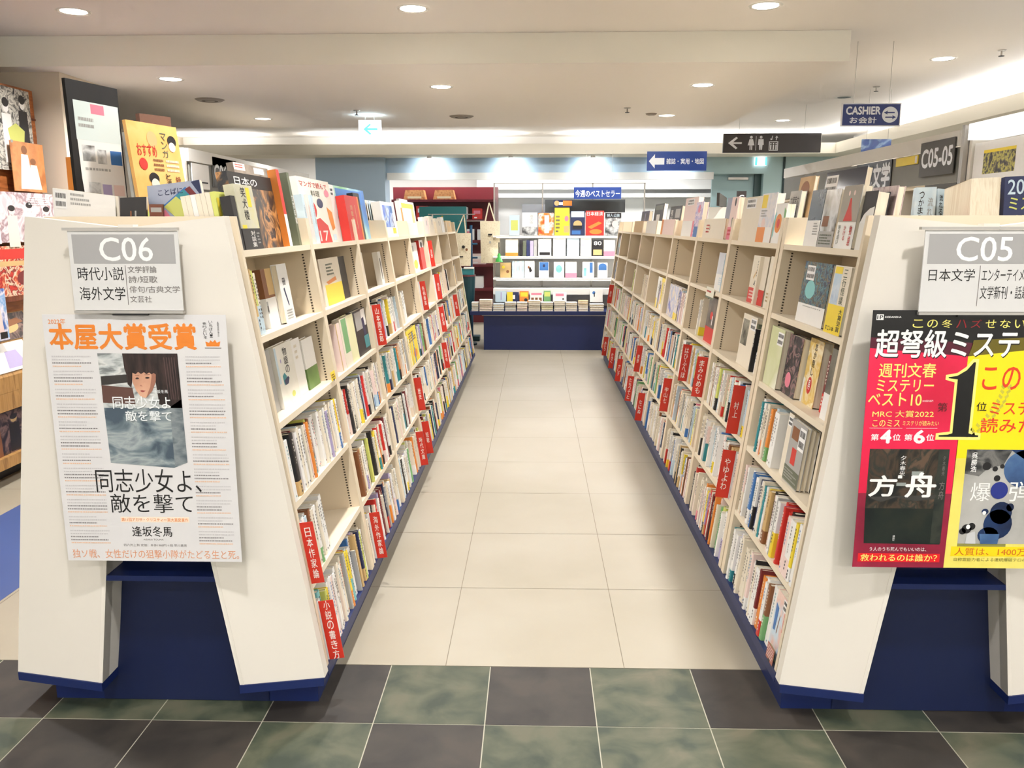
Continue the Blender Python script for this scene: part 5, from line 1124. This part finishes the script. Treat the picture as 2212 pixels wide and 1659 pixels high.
def tote(x0, x1, z0, z1, y, label, col, deco, topx):
    T = thing('tote_bag', ((x0 + x1) / 2, y, z0), label, 'bag', 'tote bags at the far stand')
    m = MB(); n = 8
    fr_, bk_ = [], []
    for j in range(n + 1):
        for i in range(n + 1):
            u, v = i / n, j / n; b = .028 * math.sin(math.pi * u) * (1 - v * .75)
            w = (x1 - x0) * (1 - .06 * (1 - v)); xx = (x0 + x1) / 2 + (u - .5) * w
            fr_.append((xx, y - b, z0 + (z1 - z0) * v)); bk_.append((xx, y + b + .004, z0 + (z1 - z0) * v))
    f = [(j * (n + 1) + i, j * (n + 1) + i + 1, (j + 1) * (n + 1) + i + 1, (j + 1) * (n + 1) + i) for j in range(n) for i in range(n)]
    m.mesh(fr_, f, col); m.mesh(bk_, [tuple(reversed(q)) for q in f], col)
    S = Sheet(m, (x0, y - .03, z0), (1, 0, 0), (0, 0, 1), x1 - x0, z1 - z0); decorate(S, deco); m.build('bag_body', T, smooth=False)
    m = MB(); w = x1 - x0; a = (x0 + w * .25, y, z1 - .01); b = (x0 + w * .75, y, z1 - .01); c = (topx, y, z1 + .22)
    for p in (a, b): m.prism([V(p) + V((-.009, -.002, 0)), V(p) + V((.009, -.002, 0)), V(c) + V((.006, -.002, 0)), V(c) + V((-.006, -.002, 0))], (0, .003, 0), col)
    m.build('handle', T)
CANV = mixmat('canvas_cream', [(222, 208, 176), (232, 220, 192), (214, 198, 164)], 60, .9)
tote(-.985, -.75, .98, 1.36, 9.85, 'cream tote bag with black printed eyes hanging by the C06 bookcase end', CANV, [('e', .62, .42, .08, .05, 'k'), ('e', .78, .5, .06, .04, 'u'), ('e', .2, .66, .06, .04, 'k'), ('r', .3, .7, .6, .74, 'k')], -.83)
tote(-.66, -.42, 1.0, 1.5, 10.12, 'second cream tote bag hanging beside the display shelf', CANV, [('r', .4, .3, .6, .34, 'k'), ('e', .5, .5, .05, .03, 'g')], -.55)
tote(-1.18, -1.0, 1.10, 1.34, 9.8, 'yellow pouch hanging past the C06 bookcase end', bm('y'), [], -1.08)
t = thing('bag_rail', (-.7, 9.97, 1.6), 'thin steel rail carrying the tote bags', 'rail')
m = MB(); m.tube((-1.25, 9.83, 1.575), (-.70, 9.83, 1.575), .005, STEEL); m.build('rail_bar', t)
m = MB(); m.tube((-1.2, 9.83, 0), (-1.2, 9.83, 1.58), .01, STEEL); m.tube((-1.2, 9.83, 0), (-1.2, 9.83, .02), .12, STEEL, 16); m.build('rail_stand', t)
t = thing('umbrella', (-.49, 10.1, .96), 'green handled item hanging at the display post', 'umbrella')
m = MB(); m.tube((-.43, 10.02, 1.02), (-.43, 10.02, 1.12), .045, mat('bright_green', (70, 180, 80), .4, .05, 20), 14, .012); m.build('cover', t)
m = MB(); m.tube((-.43, 10.02, 1.12), (-.43, 10.02, 1.25), .006, INK); m.build('shaft', t)
# dark header of a further bookcase beyond C05
t = thing('section_header', (2.6, 10.2, 1.7), 'dark header board with C05-0 plate, far beyond the yellow fan cover', 'sign')
m = MB(); m.prism([(2.0, 9.4, 1.66), (2.35, 10.6, 1.66), (2.35, 10.6, 1.78), (2.0, 9.4, 1.80)], (.03, 0, 0), mat('header_brown', (78, 72, 66), .5, .04, 10)); m.build('board', t)
m = MB(); m.box((2.36, 10.0, 1.56), (2.47, 10.02, 1.84), SBLK); S = Sheet(m, (2.36, 10.0, 1.56), (1, 0, 0), (0, 0, 1), .11, .28); S.vtext('C05', .25, .15, .75, .8, SWH, 1, .03); m.build('plate', t)
m = MB(); m.box((2.02, 9.9, 0), (2.4, 10.7, 1.655), PANEL); m.build('end_board', t)

# ---------------------------------------------------------------- tall bookcases along both side aisles
HG = mat('header_grey', (118, 116, 108), .5, .03, 8); HGD = mat('header_dark_grey', (78, 76, 72), .5, .03, 8)
def tall_case(F, xb, y0, y1, label, kick):
    T = thing('tall_bookcase', (xb, (y0 + y1) / 2, 0), label, 'bookcase')
    dpt = .34
    def bx(a, z, d0, b, z1, d1, m_, name):
        m = MB(); m.box((a, z, d0), (b, z1, d1), m_, F.P); m.build(name, T)
    bx(y0, .10, dpt, y1, 2.0, dpt + .02, PANEL, 'back_panel')
    bx(y0, 0, .03, y1, .099, dpt + .02, NAVY, 'plinth')
    n = max(1, round((y1 - y0) / .9)); st = (y1 - y0) / n
    for i in range(n + 1):
        yy = y0 + st * i; bx(yy - .015, .10, .0, yy + .015, 2.0, dpt - .001, PANEL, 'upright')
    for z in (.11, .42, .74, 1.06, 1.38, 1.68):
        for i in range(n): bx(y0 + st * i + .016, z, .004, y0 + st * (i + 1) - .016, z + .02, dpt - .001, BOARD, 'shelf_board')
    return T
FW = Flat('minus_x', 2.5)
T = tall_case(FW, 2.5, 5.06, 8.6, 'tall cream bookcase with grey header boards beyond the C05 bookcase', None)
m = MB(); m.box((5.10, 1.705, -.012), (8.58, 1.905, -.001), HG, FW.P); m.build('header_board', T)
m = MB(); m.box((5.10, 1.91, -.02), (8.58, 2.0, -.001), WHITE, FW.P); m.build('header_strip', T)
m = MB(); m.box((5.02, .0, -.03), (5.055, 2.02, .01), STEEL, FW.P); m.build('post', T)
def plate(F, y0, y1, z0, z1, base, label, draw, d=-.02, name='header_sign'):
    T = thing(name, F.P((y0 + y1) / 2, z0, d), label, 'sign')
    m = MB(); m.box((y0, z0, d), (y1, z1, d + .006), base, F.P)
    o = F.P(y1 if F.kind == 'minus_x' else y0, z0, d); S = Sheet(m, o, F.er, (0, 0, 1), y1 - y0, z1 - z0, unit=.0006); draw(S); m.build('plate', T)
    return T
plate(FW, 6.02, 6.66, 1.70, 1.905, SBLK, 'black plate with white Japanese literature lettering on the grey header', lambda S: S.text('日本文学', .05, .1, .97, .92, SWH, 1, .05))
plate(FW, 5.12, 5.56, 1.755, 1.965, HGD, 'dark grey plate reading C05-05 on the tall bookcase header', lambda S: S.text('C05-05', .06, .22, .96, .74, SWH, 1, .035), d=-.032)
plate(FW, 5.62, 5.95, 1.845, 1.90, bm('y'), 'yellow strip label between the two header plates', lambda S: S.rect(.88, .1, .97, .9, bm('w'), 1), name='strip_label')
m = thing('dark_panel', FW.P(5.3, 1.55, -.01), 'dark panel below the C05-05 plate', 'panel')
q = MB(); q.box((5.10, 1.50, -.012), (5.5, 1.703, -.001), HGD, FW.P); q.build('panel', m)
T = tall_case(FW, 2.5, 3.0, 5.0, 'nearer tall cream bookcase with a white lit valance beside the C05 panel', None)
m = MB(); m.box((3.02, 1.93, -.03), (4.98, 2.02, .1), mat('lit_valance', (250, 250, 248), .4, emit=.55), FW.P); m.build('valance', T)
cover_book(FW, 4.44, 5.0 - .03, 1.70, .21, .03, .01, 'w', 'white boxed set with a dark band photo beside the C05-05 plate', [('m', .2, .22, .8, .84, mixmat('band_photo', [(26, 24, 22), (90, 80, 60), (200, 190, 90), (50, 46, 44)], 30, .35)), ('r', .2, .22, .8, .3, 'y')])
for i, (a, b, c, H) in enumerate([(4.1, 4.4, 's', .2), (3.75, 4.05, 'p', .19), (3.4, 3.7, 'b', .21)]):
    cover_book(FW, a, b, 1.70, H, .03, .01, c, '%s cover on the upper shelf of the nearer tall bookcase' % BN_[c], [('r', .1, .6, .9, .9, 'w')])
FE = Flat('plus_x', -2.5)
T = tall_case(FE, -2.5, 6.05, 9.3, 'tall cream bookcase with header boards beyond the C06 bookcase', None)
m = MB(); m.box((6.08, 1.705, -.012), (9.28, 1.905, -.001), HG, FE.P); m.build('header_board', T)
m = MB(); m.box((6.06, 1.91, -.02), (9.28, 2.0, -.001), WHITE, FE.P); m.build('header_strip', T)
plate(FE, 6.50, 7.02, 1.745, 1.975, HGD, 'dark plate reading C06-05 on the tall bookcase header', lambda S: S.text('C06-05', .06, .25, .96, .74, SWH, 1, .035))
plate(FE, 6.10, 6.42, 1.72, 1.90, bm('w'), 'white notice with black frame on the C06 side header', lambda S: (S.rect(.1, .7, .9, .76, INK, 1), S.rect(.3, .82, .5, .95, INK, 1)), name='header_notice')

# ---------------------------------------------------------------- magazine rack and wall at the shop's left
WOOD = mixmat('orange_brown_wood', [(150, 84, 40), (170, 98, 50), (190, 116, 62), (160, 90, 44)], 4, .45, (1, 1, 8), 5, .6)
WOODD = mixmat('dark_brown_wood', [(92, 44, 24), (112, 56, 32), (128, 68, 40)], 4, .45, (1, 6, 1), 5, .6)
WOODL = mixmat('honey_wood', [(166, 122, 66), (186, 142, 84), (150, 108, 56)], 5, .45, (1, 6, 1), 5, .6)
FM = Flat('plus_x', -3.02)
T = thing('magazine_rack', (-3.1, 4.4, 0), 'brown wooden magazine rack with slanted tiers along the shop wall', 'magazine rack')
m = MB(); m.box((2.9, 0, .12), (5.33, 2.28, .16), WOOD, FM.P); m.build('back_panel', T)
m = MB()
for z in (1.1, 1.62, 1.93, 2.1): m.box((2.9, z, .114), (5.33, z + .012, .1195), WOODD, FM.P)
m.build('back_batten', T)
m = MB(); m.box((2.9, .0, .10), (5.33, .155, .119), BLACKP, FM.P); m.build('kick', T)
m = MB(); m.box((2.9, .10, -.03), (5.33, .165, .0995), WOODL, FM.P); m.build('foot_ledge', T)
m = MB(); m.box((2.9, .43, -.05), (5.33, .53, .11), WOODL, FM.P); m.build('middle_ledge', T)
m = MB(); m.prism([FM.P(2.9, .531, -.05), FM.P(2.9, .62, -.05), FM.P(2.9, .95, .11), FM.P(2.9, .531, .11)], (0, 2.43, 0), WOODL); m.build('slanted_tier', T)
m = MB(); m.box((2.9, 1.02, .04), (5.33, 1.05, .119), WOODD, FM.P); m.build('upper_ledge', T)
m = MB(); m.box((2.9, .17, .1), (2.93, 2.28, .119), WOOD, FM.P); m.build('side_board', T)
bw = mixmat('print_monochrome', [(30, 28, 28), (150, 146, 138), (222, 218, 206), (70, 66, 62), (200, 196, 184)], 16, .3, (1, 1, 1), 6, 1)
col1 = mixmat('print_mauve_group', [(206, 186, 190), (232, 216, 216), (150, 120, 124), (216, 200, 204)], 12, .3, (1, 1, 1), 5, .8)
col2 = mixmat('print_red_mix', [(170, 40, 40), (220, 120, 80), (236, 210, 180), (120, 30, 30), (200, 60, 50)], 22, .3, (1, 1, 1), 6, 1)
col3 = mixmat('print_bright_mix', [(240, 240, 244), (90, 120, 210), (246, 210, 60), (230, 80, 80), (250, 246, 250), (90, 60, 150)], 18, .3, (1, 1, 1), 5, 1)
col4 = mixmat('print_dark_band', [(34, 24, 24), (60, 44, 42), (140, 110, 100), (40, 30, 30)], 14, .3, (1, 1, 1), 6, 1)
def figures(n, y, h, cols, hair='k', skin='p'):
    out = []
    for i in range(n):
        x = (i + .5) / n; c = cols[i % len(cols)]; yy = y + (.04 if i % 2 else -.03)
        out += [('p', [(x - .3 / n, yy + h), (x - .26 / n, yy + .22 * h), (x + .26 / n, yy + .22 * h), (x + .3 / n, yy + h)], c), ('e', x, yy + .1 * h, .17 / n, .1 * h, skin), ('e', x, yy + .04 * h, .19 / n, .075 * h, hair)]
    return out
def wall_sheet(F, y0, y1, z0, z1, d, base, label, deco, name='poster', th=.003, grp=None, lean=0):
    T = thing(name, F.P((y0 + y1) / 2, z0, d), label, 'magazine' if name == 'magazine' else 'poster', grp)
    m = MB(); m.box((y0, z0, d), (y1, z1, d + th), base, F.P)
    o = F.P(y1 if F.kind == 'minus_x' else y0, z0, d); S = Sheet(m, o, F.er, (0, 0, 1), y1 - y0, z1 - z0); decorate(S, deco); m.build('sheet', T)
    m = MB(); m.box((y0 + .01, z1 - .012, d - .002), (y0 + .03, z1 + .004, d - .0002), STEEL, F.P); m.build('clip', T)
wall_sheet(FM, 4.42, 5.24, 1.78, 2.26, .09, bw, 'black and white group poster high on the magazine rack', figures(5, .12, .75, 'kgkwk', 'k', 'w') + [('r', 0, .5, .28, .8, 'k'), ('t', 'S', .14, .55, .24, .74, 'w'), ('p', [(.7, .5), (.8, .42), (.9, .5), (.88, .66), (.72, .66)], 'l')])
wall_sheet(FM, 4.95, 5.28, 1.66, 1.95, .06, mixmat('print_tan', [(190, 120, 66), (206, 138, 82), (170, 104, 56)], 8, .3), 'poster with two figures in white dresses on the orange board', [('p', [(.2, .95), (.3, .25), (.5, .25), (.6, .95)], 'w'), ('p', [(.5, .95), (.55, .45), (.75, .45), (.85, .95)], 'c'), ('e', .4, .16, .09, .09, 'u'), ('e', .64, .38, .09, .07, 'u')])
wall_sheet(FM, 4.60, 5.30, 1.36, 1.65, .04, col1, 'pale mauve group poster with dark haired people in white', figures(4, .25, .8, 'wcww') + [('l', .62, .08, .95, .26, 4, 'w')])
wall_sheet(FM, 4.05, 4.58, 1.42, 1.74, .07, col3, 'bright multicolour character sheet beside the mauve group poster', figures(3, .2, .8, 'nvb', 'k', 'p') + [('p', [(.05, .9), (.3, .6), (.4, .95)], 'e'), ('p', [(.5, .95), (.7, .66), (.95, .95)], 'o')])
wall_sheet(FM, 4.62, 5.30, 1.05, 1.34, .045, col2, 'red and gold magazine cover low on the rack', [('r', .1, .06, .9, .26, 'r'), ('r', .1, .3, .9, .4, 'd'), ('e', .6, .66, .26, .2, 'm')], 'magazine')
wall_sheet(FM, 4.16, 4.58, 1.13, 1.40, .035, bm('w'), 'white magazine with red and yellow stripe on the rack', [('r', 0, .72, 1, .8, 'r'), ('r', 0, .8, 1, .92, 'y'), ('e', .3, .3, .2, .16, 'e'), ('r', .7, .4, .8, .5, 'k')], 'magazine')
wall_sheet(FM, 4.22, 4.62, .82, 1.11, -.02, mixmat('print_blue_idol', [(210, 216, 236), (120, 170, 216), (236, 230, 238), (70, 110, 180)], 10, .3), 'white and blue idol magazine on the rack', [('p', [(.1, .8), (.2, .2), (.5, .2), (.55, .8)], 'b'), ('p', [(.6, .85), (.64, .4), (.86, .4), (.9, .85)], 'p'), ('r', .1, .86, .5, .96, 'k'), ('r', .8, .84, .96, .97, 'k')], 'magazine')
def slanted(y0, y1, u0, u1, base, label, deco):
    """a magazine lying on the slanted tier; u runs up the slope"""
    a = FM.P(0, .62, -.05); b = FM.P(0, .95, .11); dz = (b - a); L = dz.length; eu = dz.normalized(); n = V((0, 1, 0)).cross(eu)
    o = V((a.x, y0, a.z)) + eu * (u0 * L) + n * .001
    T = thing('magazine', o, label, 'magazine', 'magazines lying on the slanted tier')
    m = MB(); w = y1 - y0; h = (u1 - u0) * L
    Pq = lambda p, q, r: o + V((0, p, 0)) + eu * q + n * r
    m.box((0, 0, 0), (w, h, .006), base, Pq); S = Sheet(m, Pq(0, 0, .006), (0, 1, 0), eu, w, h); decorate(S, deco); m.build('cover', T)
    m = MB(); m.box((.002, -.0006, .001), (w - .002, -.0001, .005), PAGE, Pq); m.build('page_edge', T)
for i, (a, b, u0, u1, base, lab, dc) in enumerate([
    (4.05, 4.42, .05, .5, mixmat('print_mono_dark', [(60, 56, 54), (150, 146, 144), (220, 216, 212)], 14, .3), 'grey magazine lying lowest on the slanted tier', [('e', .4, .4, .2, .2, 'g')]),
    (4.45, 4.80, .06, .52, bm('w'), 'white magazine with lilac figure on the slanted tier', [('p', [(.3, .9), (.4, .3), (.7, .3), (.8, .9)], 'v'), ('e', .1, .2, .1, .1, 'y')]),
    (4.02, 4.46, .54, .98, col4, 'dark brown portrait magazine high on the slanted tier', [('e', .6, .5, .24, .26, 'p'), ('r', .1, .1, .5, .4, 'l')]),
    (4.50, 4.95, .55, .98, col4, 'dark portrait magazine beside the white corner book on the slanted tier', [('e', .5, .5, .26, .26, 'd'), ('p', [(.2, .4), (.8, .2), (.9, .4), (.3, .6)], 'u')]),
    (4.98, 5.28, .5, .98, bm('w'), 'white magazine at the column end of the slanted tier', [('r', .1, .6, .9, .9, 'g')])]):
    slanted(a, b, u0, u1, base, lab, dc)
wall_sheet(FM, 4.16, 4.86, .166, .41, .0, col4, 'dark band magazine standing on the lowest ledge of the rack', figures(4, .15, .85, 'uuku', 'k', 'd'), 'magazine', .01)

# ---------------------------------------------------------------- things on top of the C06 bookcase, far-side shelf
def quad_thing(name, cat, label, tl, tr, br, bl, th, base, deco, part='cover', edge=None, grp=None):
    tl, tr, br, bl = V(tl), V(tr), V(br), V(bl)
    n = (tr - tl).cross(bl - tl).normalized()       # away from the viewer
    T = thing(name, (bl + br) / 2, label, cat, grp)
    m = MB(); fr_ = [bl, br, tr, tl]; bk_ = [p + n * th for p in fr_]
    m.mesh(fr_ + bk_, [(0, 1, 2, 3), (7, 6, 5, 4)] + [(i, i + 4, (i + 1) % 4 + 4, (i + 1) % 4) for i in range(4)], base)
    # printed matter mapped bilinearly on the front
    class Q(Sheet):
        def P(s, x, y, l=0): return (tl * (1 - x) + tr * x) * (1 - y) + (bl * (1 - x) + br * x) * y - n * (.0005 + .0003 * l)
    S = Q(m, bl, br - bl, tl - bl, 1, 1); decorate(S, deco); m.build(part, T)
    m = MB(); e = edge or PAGE
    i_ = [p + n * (th * .12) for p in fr_]; j_ = [p + n * (th * .88) for p in fr_]; c = (tl + tr + br + bl) / 4
    g = lambda p: p + (p - c).normalized() * .0006
    a, b = g(tl), g(tr); m.poly([a + n * th * .12, b + n * th * .12, b + n * th * .88, a + n * th * .88], e); a, b = g(br), g(tr)
    m.poly([a + n * th * .12, b + n * th * .12, b + n * th * .88, a + n * th * .88], e); m.build('page_edge' if e is PAGE else 'rim', T)
    return T
quad_thing('notice_board', 'board', 'tall black board with a hanging white price list on top of C06', (-1.372, 2.50, 1.882), (-1.309, 2.682, 1.878), (-1.302, 2.682, 1.41), (-1.365, 2.50, 1.41), .012, BLACKP,
           [('p', [(.1, .14), (.96, .12), (.97, .55), (.99, .99), (.2, .99), (.12, .6)], 'w'), ('m', .1, .12, .97, .36, mat('folded_paper', (214, 224, 220), .5, .02, 8)), ('r', .42, .13, .68, .19, 'i'), ('l', .16, .22, .45, .3, 2, 'g'), ('m', .18, .39, .42, .49, photo), ('m', .46, .41, .64, .50, photo), ('r', .72, .41, .95, .5, 'b'),
            ('l', .2, .53, .9, .56, 1, 'g'), ('m', .24, .62, .46, .71, photo), ('r', .5, .63, .68, .7, 'v'), ('r', .72, .63, .94, .7, 'p'), ('e', .3, .83, .08, .03, 'y'), ('m', .24, .85, .46, .93, photo), ('r', .5, .85, .66, .93, 'v'), ('r', .7, .85, .94, .93, 'p')], 'board', ALU)
quad_thing('box_file', 'box', 'orange sided white box standing behind the tall black board', (-1.380, 2.52, 1.66), (-1.372, 2.545, 1.66), (-1.372, 2.545, 1.41), (-1.382, 2.52, 1.41), .03, bm('o'), [('r', 0, 0, 1, .35, 'w')], 'box', bm('w'))
quad_thing('picture_book', 'book', 'brown cover peeking out above the orange magazine', (-1.262, 2.72, 1.81), (-1.205, 2.82, 1.81), (-1.20, 2.82, 1.44), (-1.257, 2.72, 1.44), .02, mat('brown_cover', (118, 82, 66), .5, .05, 10), [])
quad_thing('magazine', 'magazine', 'orange magazine full of small drawn figures on top of C06', (-1.252, 2.60, 1.777), (-1.190, 2.82, 1.777), (-1.150, 2.80, 1.47), (-1.212, 2.58, 1.47), .012, mixmat('orange_cover', [(236, 176, 96), (240, 190, 116), (232, 164, 80)], 6, .4),
           [('e', .45, .16, .1, .08, 'd'), ('t', 'おすすめ', .12, .22, .5, .34, 'r'), ('v', 'マンガ', .62, .08, .74, .34, 'f'), ('e', .85, .16, .09, .06, 'k'), ('e', .84, .22, .07, .05, 'c'), ('e', .2, .42, .08, .06, 'r'), ('l', .4, .36, .6, .5, 3, 'u'), ('l', .66, .36, .92, .5, 3, 'c'), ('e', .36, .56, .1, .06, 'k'), ('e', .37, .62, .08, .06, 'c'), ('p', [(.28, .7), (.46, .7), (.5, .92), (.26, .92)], 'e'), ('v', 'と漫画', .6, .5, .7, .7, 'k'), ('v', '特集', .8, .52, .9, .68, 'm'), ('r', .48, .72, 1, .84, 'r'), ('t', 'フェア開催', .52, .74, .98, .82, 'w'), ('r', .5, .86, 1, .93, 'l'), ('e', .08, .95, .12, .06, 'l')])
quad_thing('picture_book', 'book', 'pale film wrapped cover between the price list and the orange magazine', (-1.30, 2.69, 1.75), (-1.235, 2.80, 1.75), (-1.215, 2.80, 1.44), (-1.28, 2.69, 1.44), .015, mixmat('pale_wrapped', [(206, 208, 204), (226, 226, 220), (170, 178, 174)], 8, .2), [('e', .6, .2, .2, .1, 'f')])
quad_thing('picture_book', 'book', 'grey blue book with rainbow striped book drawing on top of C06', (-1.155, 2.50, 1.574), (-.997, 2.50, 1.592), (-.966, 2.47, 1.44), (-1.140, 2.47, 1.425), .02, mixmat('grey_blue_cover', [(152, 162, 184), (172, 178, 196), (140, 150, 176)], 5, .4),
           [('t', 'ことばに', .2, .1, .66, .22, 'n'), ('p', [(.26, .42), (.72, .1), (.98, .5), (.66, .92)], 'b'), ('p', [(.28, .44), (.58, .22), (.88, .62), (.64, .88)], 'l'), ('p', [(.52, .26), (.68, .15), (.95, .5), (.85, .62)], 't'), ('p', [(.7, .15), (.8, .1), (1, .42), (.95, .52)], 'm'), ('p', [(.84, .02), (1, 0), (1, .34)], 'n'), ('p', [(.18, .55), (.3, .5), (.52, .92), (.3, .98)], 'i')])
quad_thing('boxed_book', 'book', 'white boxed book with bar codes lying on top of C06', (-1.395, 2.42, 1.566), (-1.225, 2.44, 1.543), (-1.228, 2.44, 1.43), (-1.402, 2.42, 1.43), .03, bm('w'), [('b', .03, .04, .22, .42), ('l', .28, .06, .6, .36, 3, 'g'), ('e', .52, .97, .02, .03, 'k')])
quad_thing('photo_book', 'book', 'small black photo book with pale lights on top of C06', (-1.205, 2.43, 1.538), (-1.137, 2.45, 1.541), (-1.145, 2.45, 1.43), (-1.213, 2.43, 1.43), .03, bm('k'), [('r', .38, .35, .44, .75, 'u'), ('r', .56, .35, .62, .7, 'g'), ('r', .05, .86, .9, .9, 'd')])
quad_thing('wood_block', 'block', 'small brown wooden block beside the black photo book', (-1.13, 2.45, 1.52), (-1.095, 2.46, 1.52), (-1.095, 2.46, 1.43), (-1.13, 2.45, 1.43), .04, WOODD, [('r', .1, .1, .9, .25, 'g')], 'block', WOODD)
# stacked things on the far-side top of the C05 bookcase
quad_thing('picture_book', 'book', 'aqua white book cover with black title on top of C05', (1.213, 2.74, 1.575), (1.277, 2.74, 1.577), (1.27, 2.72, 1.42), (1.2, 2.72, 1.42), .02, mixmat('aqua_white', [(220, 232, 236), (204, 222, 232), (236, 242, 242)], 8, .4), [('v', 'つかまえ', .18, .08, .42, .7, 'k'), ('v', '流れる', .62, .2, .86, .8, 'g'), ('e', .5, .75, .36, .12, 'b')])
for i in range(3):
    x = 1.281 + .027 * i
    quad_thing('picture_book', 'book', 'aqua white spine, %s beside the aqua white cover on top of C05' % n_ord[i], (x, 2.74, 1.572 - .002 * i), (x + .024, 2.742, 1.57 - .002 * i), (x + .021, 2.722, 1.42), (x - .003, 2.72, 1.42), .12, 's', [('v', '流れる星', .25, .12, .72, .7, 'k'), ('r', .2, .74, .8, .95, 'l')]) if 0 else quad_thing('picture_book', 'book', 'aqua white spine, %s beside the aqua white cover on top of C05' % n_ord[i], (x, 2.74, 1.572 - .002 * i), (x + .024, 2.742, 1.57 - .002 * i), (x + .021, 2.722, 1.42), (x - .003, 2.72, 1.42), .12, bm('s'), [('v', '流れる星', .25, .12, .72, .7, 'k'), ('r', .2, .74, .8, .95, 'l')])
quad_thing('boxed_book', 'book', 'thick cream page block of a large book beside the navy mystery book', (1.262, 2.50, 1.59), (1.345, 2.50, 1.594), (1.342, 2.48, 1.455), (1.258, 2.48, 1.455), .16, PAGE, [])
quad_thing('picture_book', 'book', 'navy book with blue and yellow 2022 mystery lettering on top of C05', (1.352, 2.49, 1.594), (1.50, 2.49, 1.60), (1.497, 2.47, 1.45), (1.349, 2.47, 1.445), .02, bm('n'), [('t', '2022', .06, .06, .7, .34, 's'), ('t', 'ミステリ', .1, .4, .98, .64, 'l'), ('t', 'ベスト', .06, .72, .8, .96, 'l')])
quad_thing('wood_block', 'block', 'brown cardboard foot under the cream page block', (1.212, 2.48, 1.478), (1.252, 2.48, 1.478), (1.252, 2.48, 1.44), (1.212, 2.48, 1.44), .05, mat('cardboard_foot', (160, 112, 66), .7, .06, 30), [], 'block', WOODD)
# small shelf cards and clips
def card(name, F, y0, y1, z0, z1, d, base, label, deco):
    T = thing(name, F.P((y0 + y1) / 2, F.h(z0), d), label, 'card')
    m = MB(); m.box((y0, F.h(z0), d - .0012), (y1, F.h(z1), d - .0002), base, F.P)
    o = F.P(y0 if F.side == 'L' else y1, F.h(z0), d - .0012); S = Sheet(m, o, F.er, F.eh, y1 - y0, F.h(z1) - F.h(z0)); decorate(S, deco); m.build('card', T)
    m = MB(); m.box(((y0 + y1) / 2 - .008, F.h(z0) - .002, d - .0019), ((y0 + y1) / 2 + .008, F.h(z0) + .006, d - .0013), BLACKP, F.P); m.build('clip', T)
card('shelf_card', FL, 2.98, 3.04, .892, .925, -.004, bm('y'), 'small yellow shelf card at the far end of the third shelf, nearest bay of C06', [('l', .1, .3, .9, .8, 2, 'u')])
card('shelf_card', FR, 2.362, 2.43, .122, .172, -.004, mat('brick_card', (176, 104, 88), .5, .04, 20), 'brick red notice card on the navy skirt by the C05 panel', [('l', .08, .1, .92, .9, 5, 'p')])
card('shelf_card', FR, 4.02, 4.20, 1.10, 1.155, -.004, mat('olive_white_card', (224, 220, 200), .5, .04, 20), 'white and olive shelf card on the second shelf, third bay of C05', [('r', 0, .82, 1, 1, 'f'), ('l', .1, .3, .9, .6, 1, 'r')])
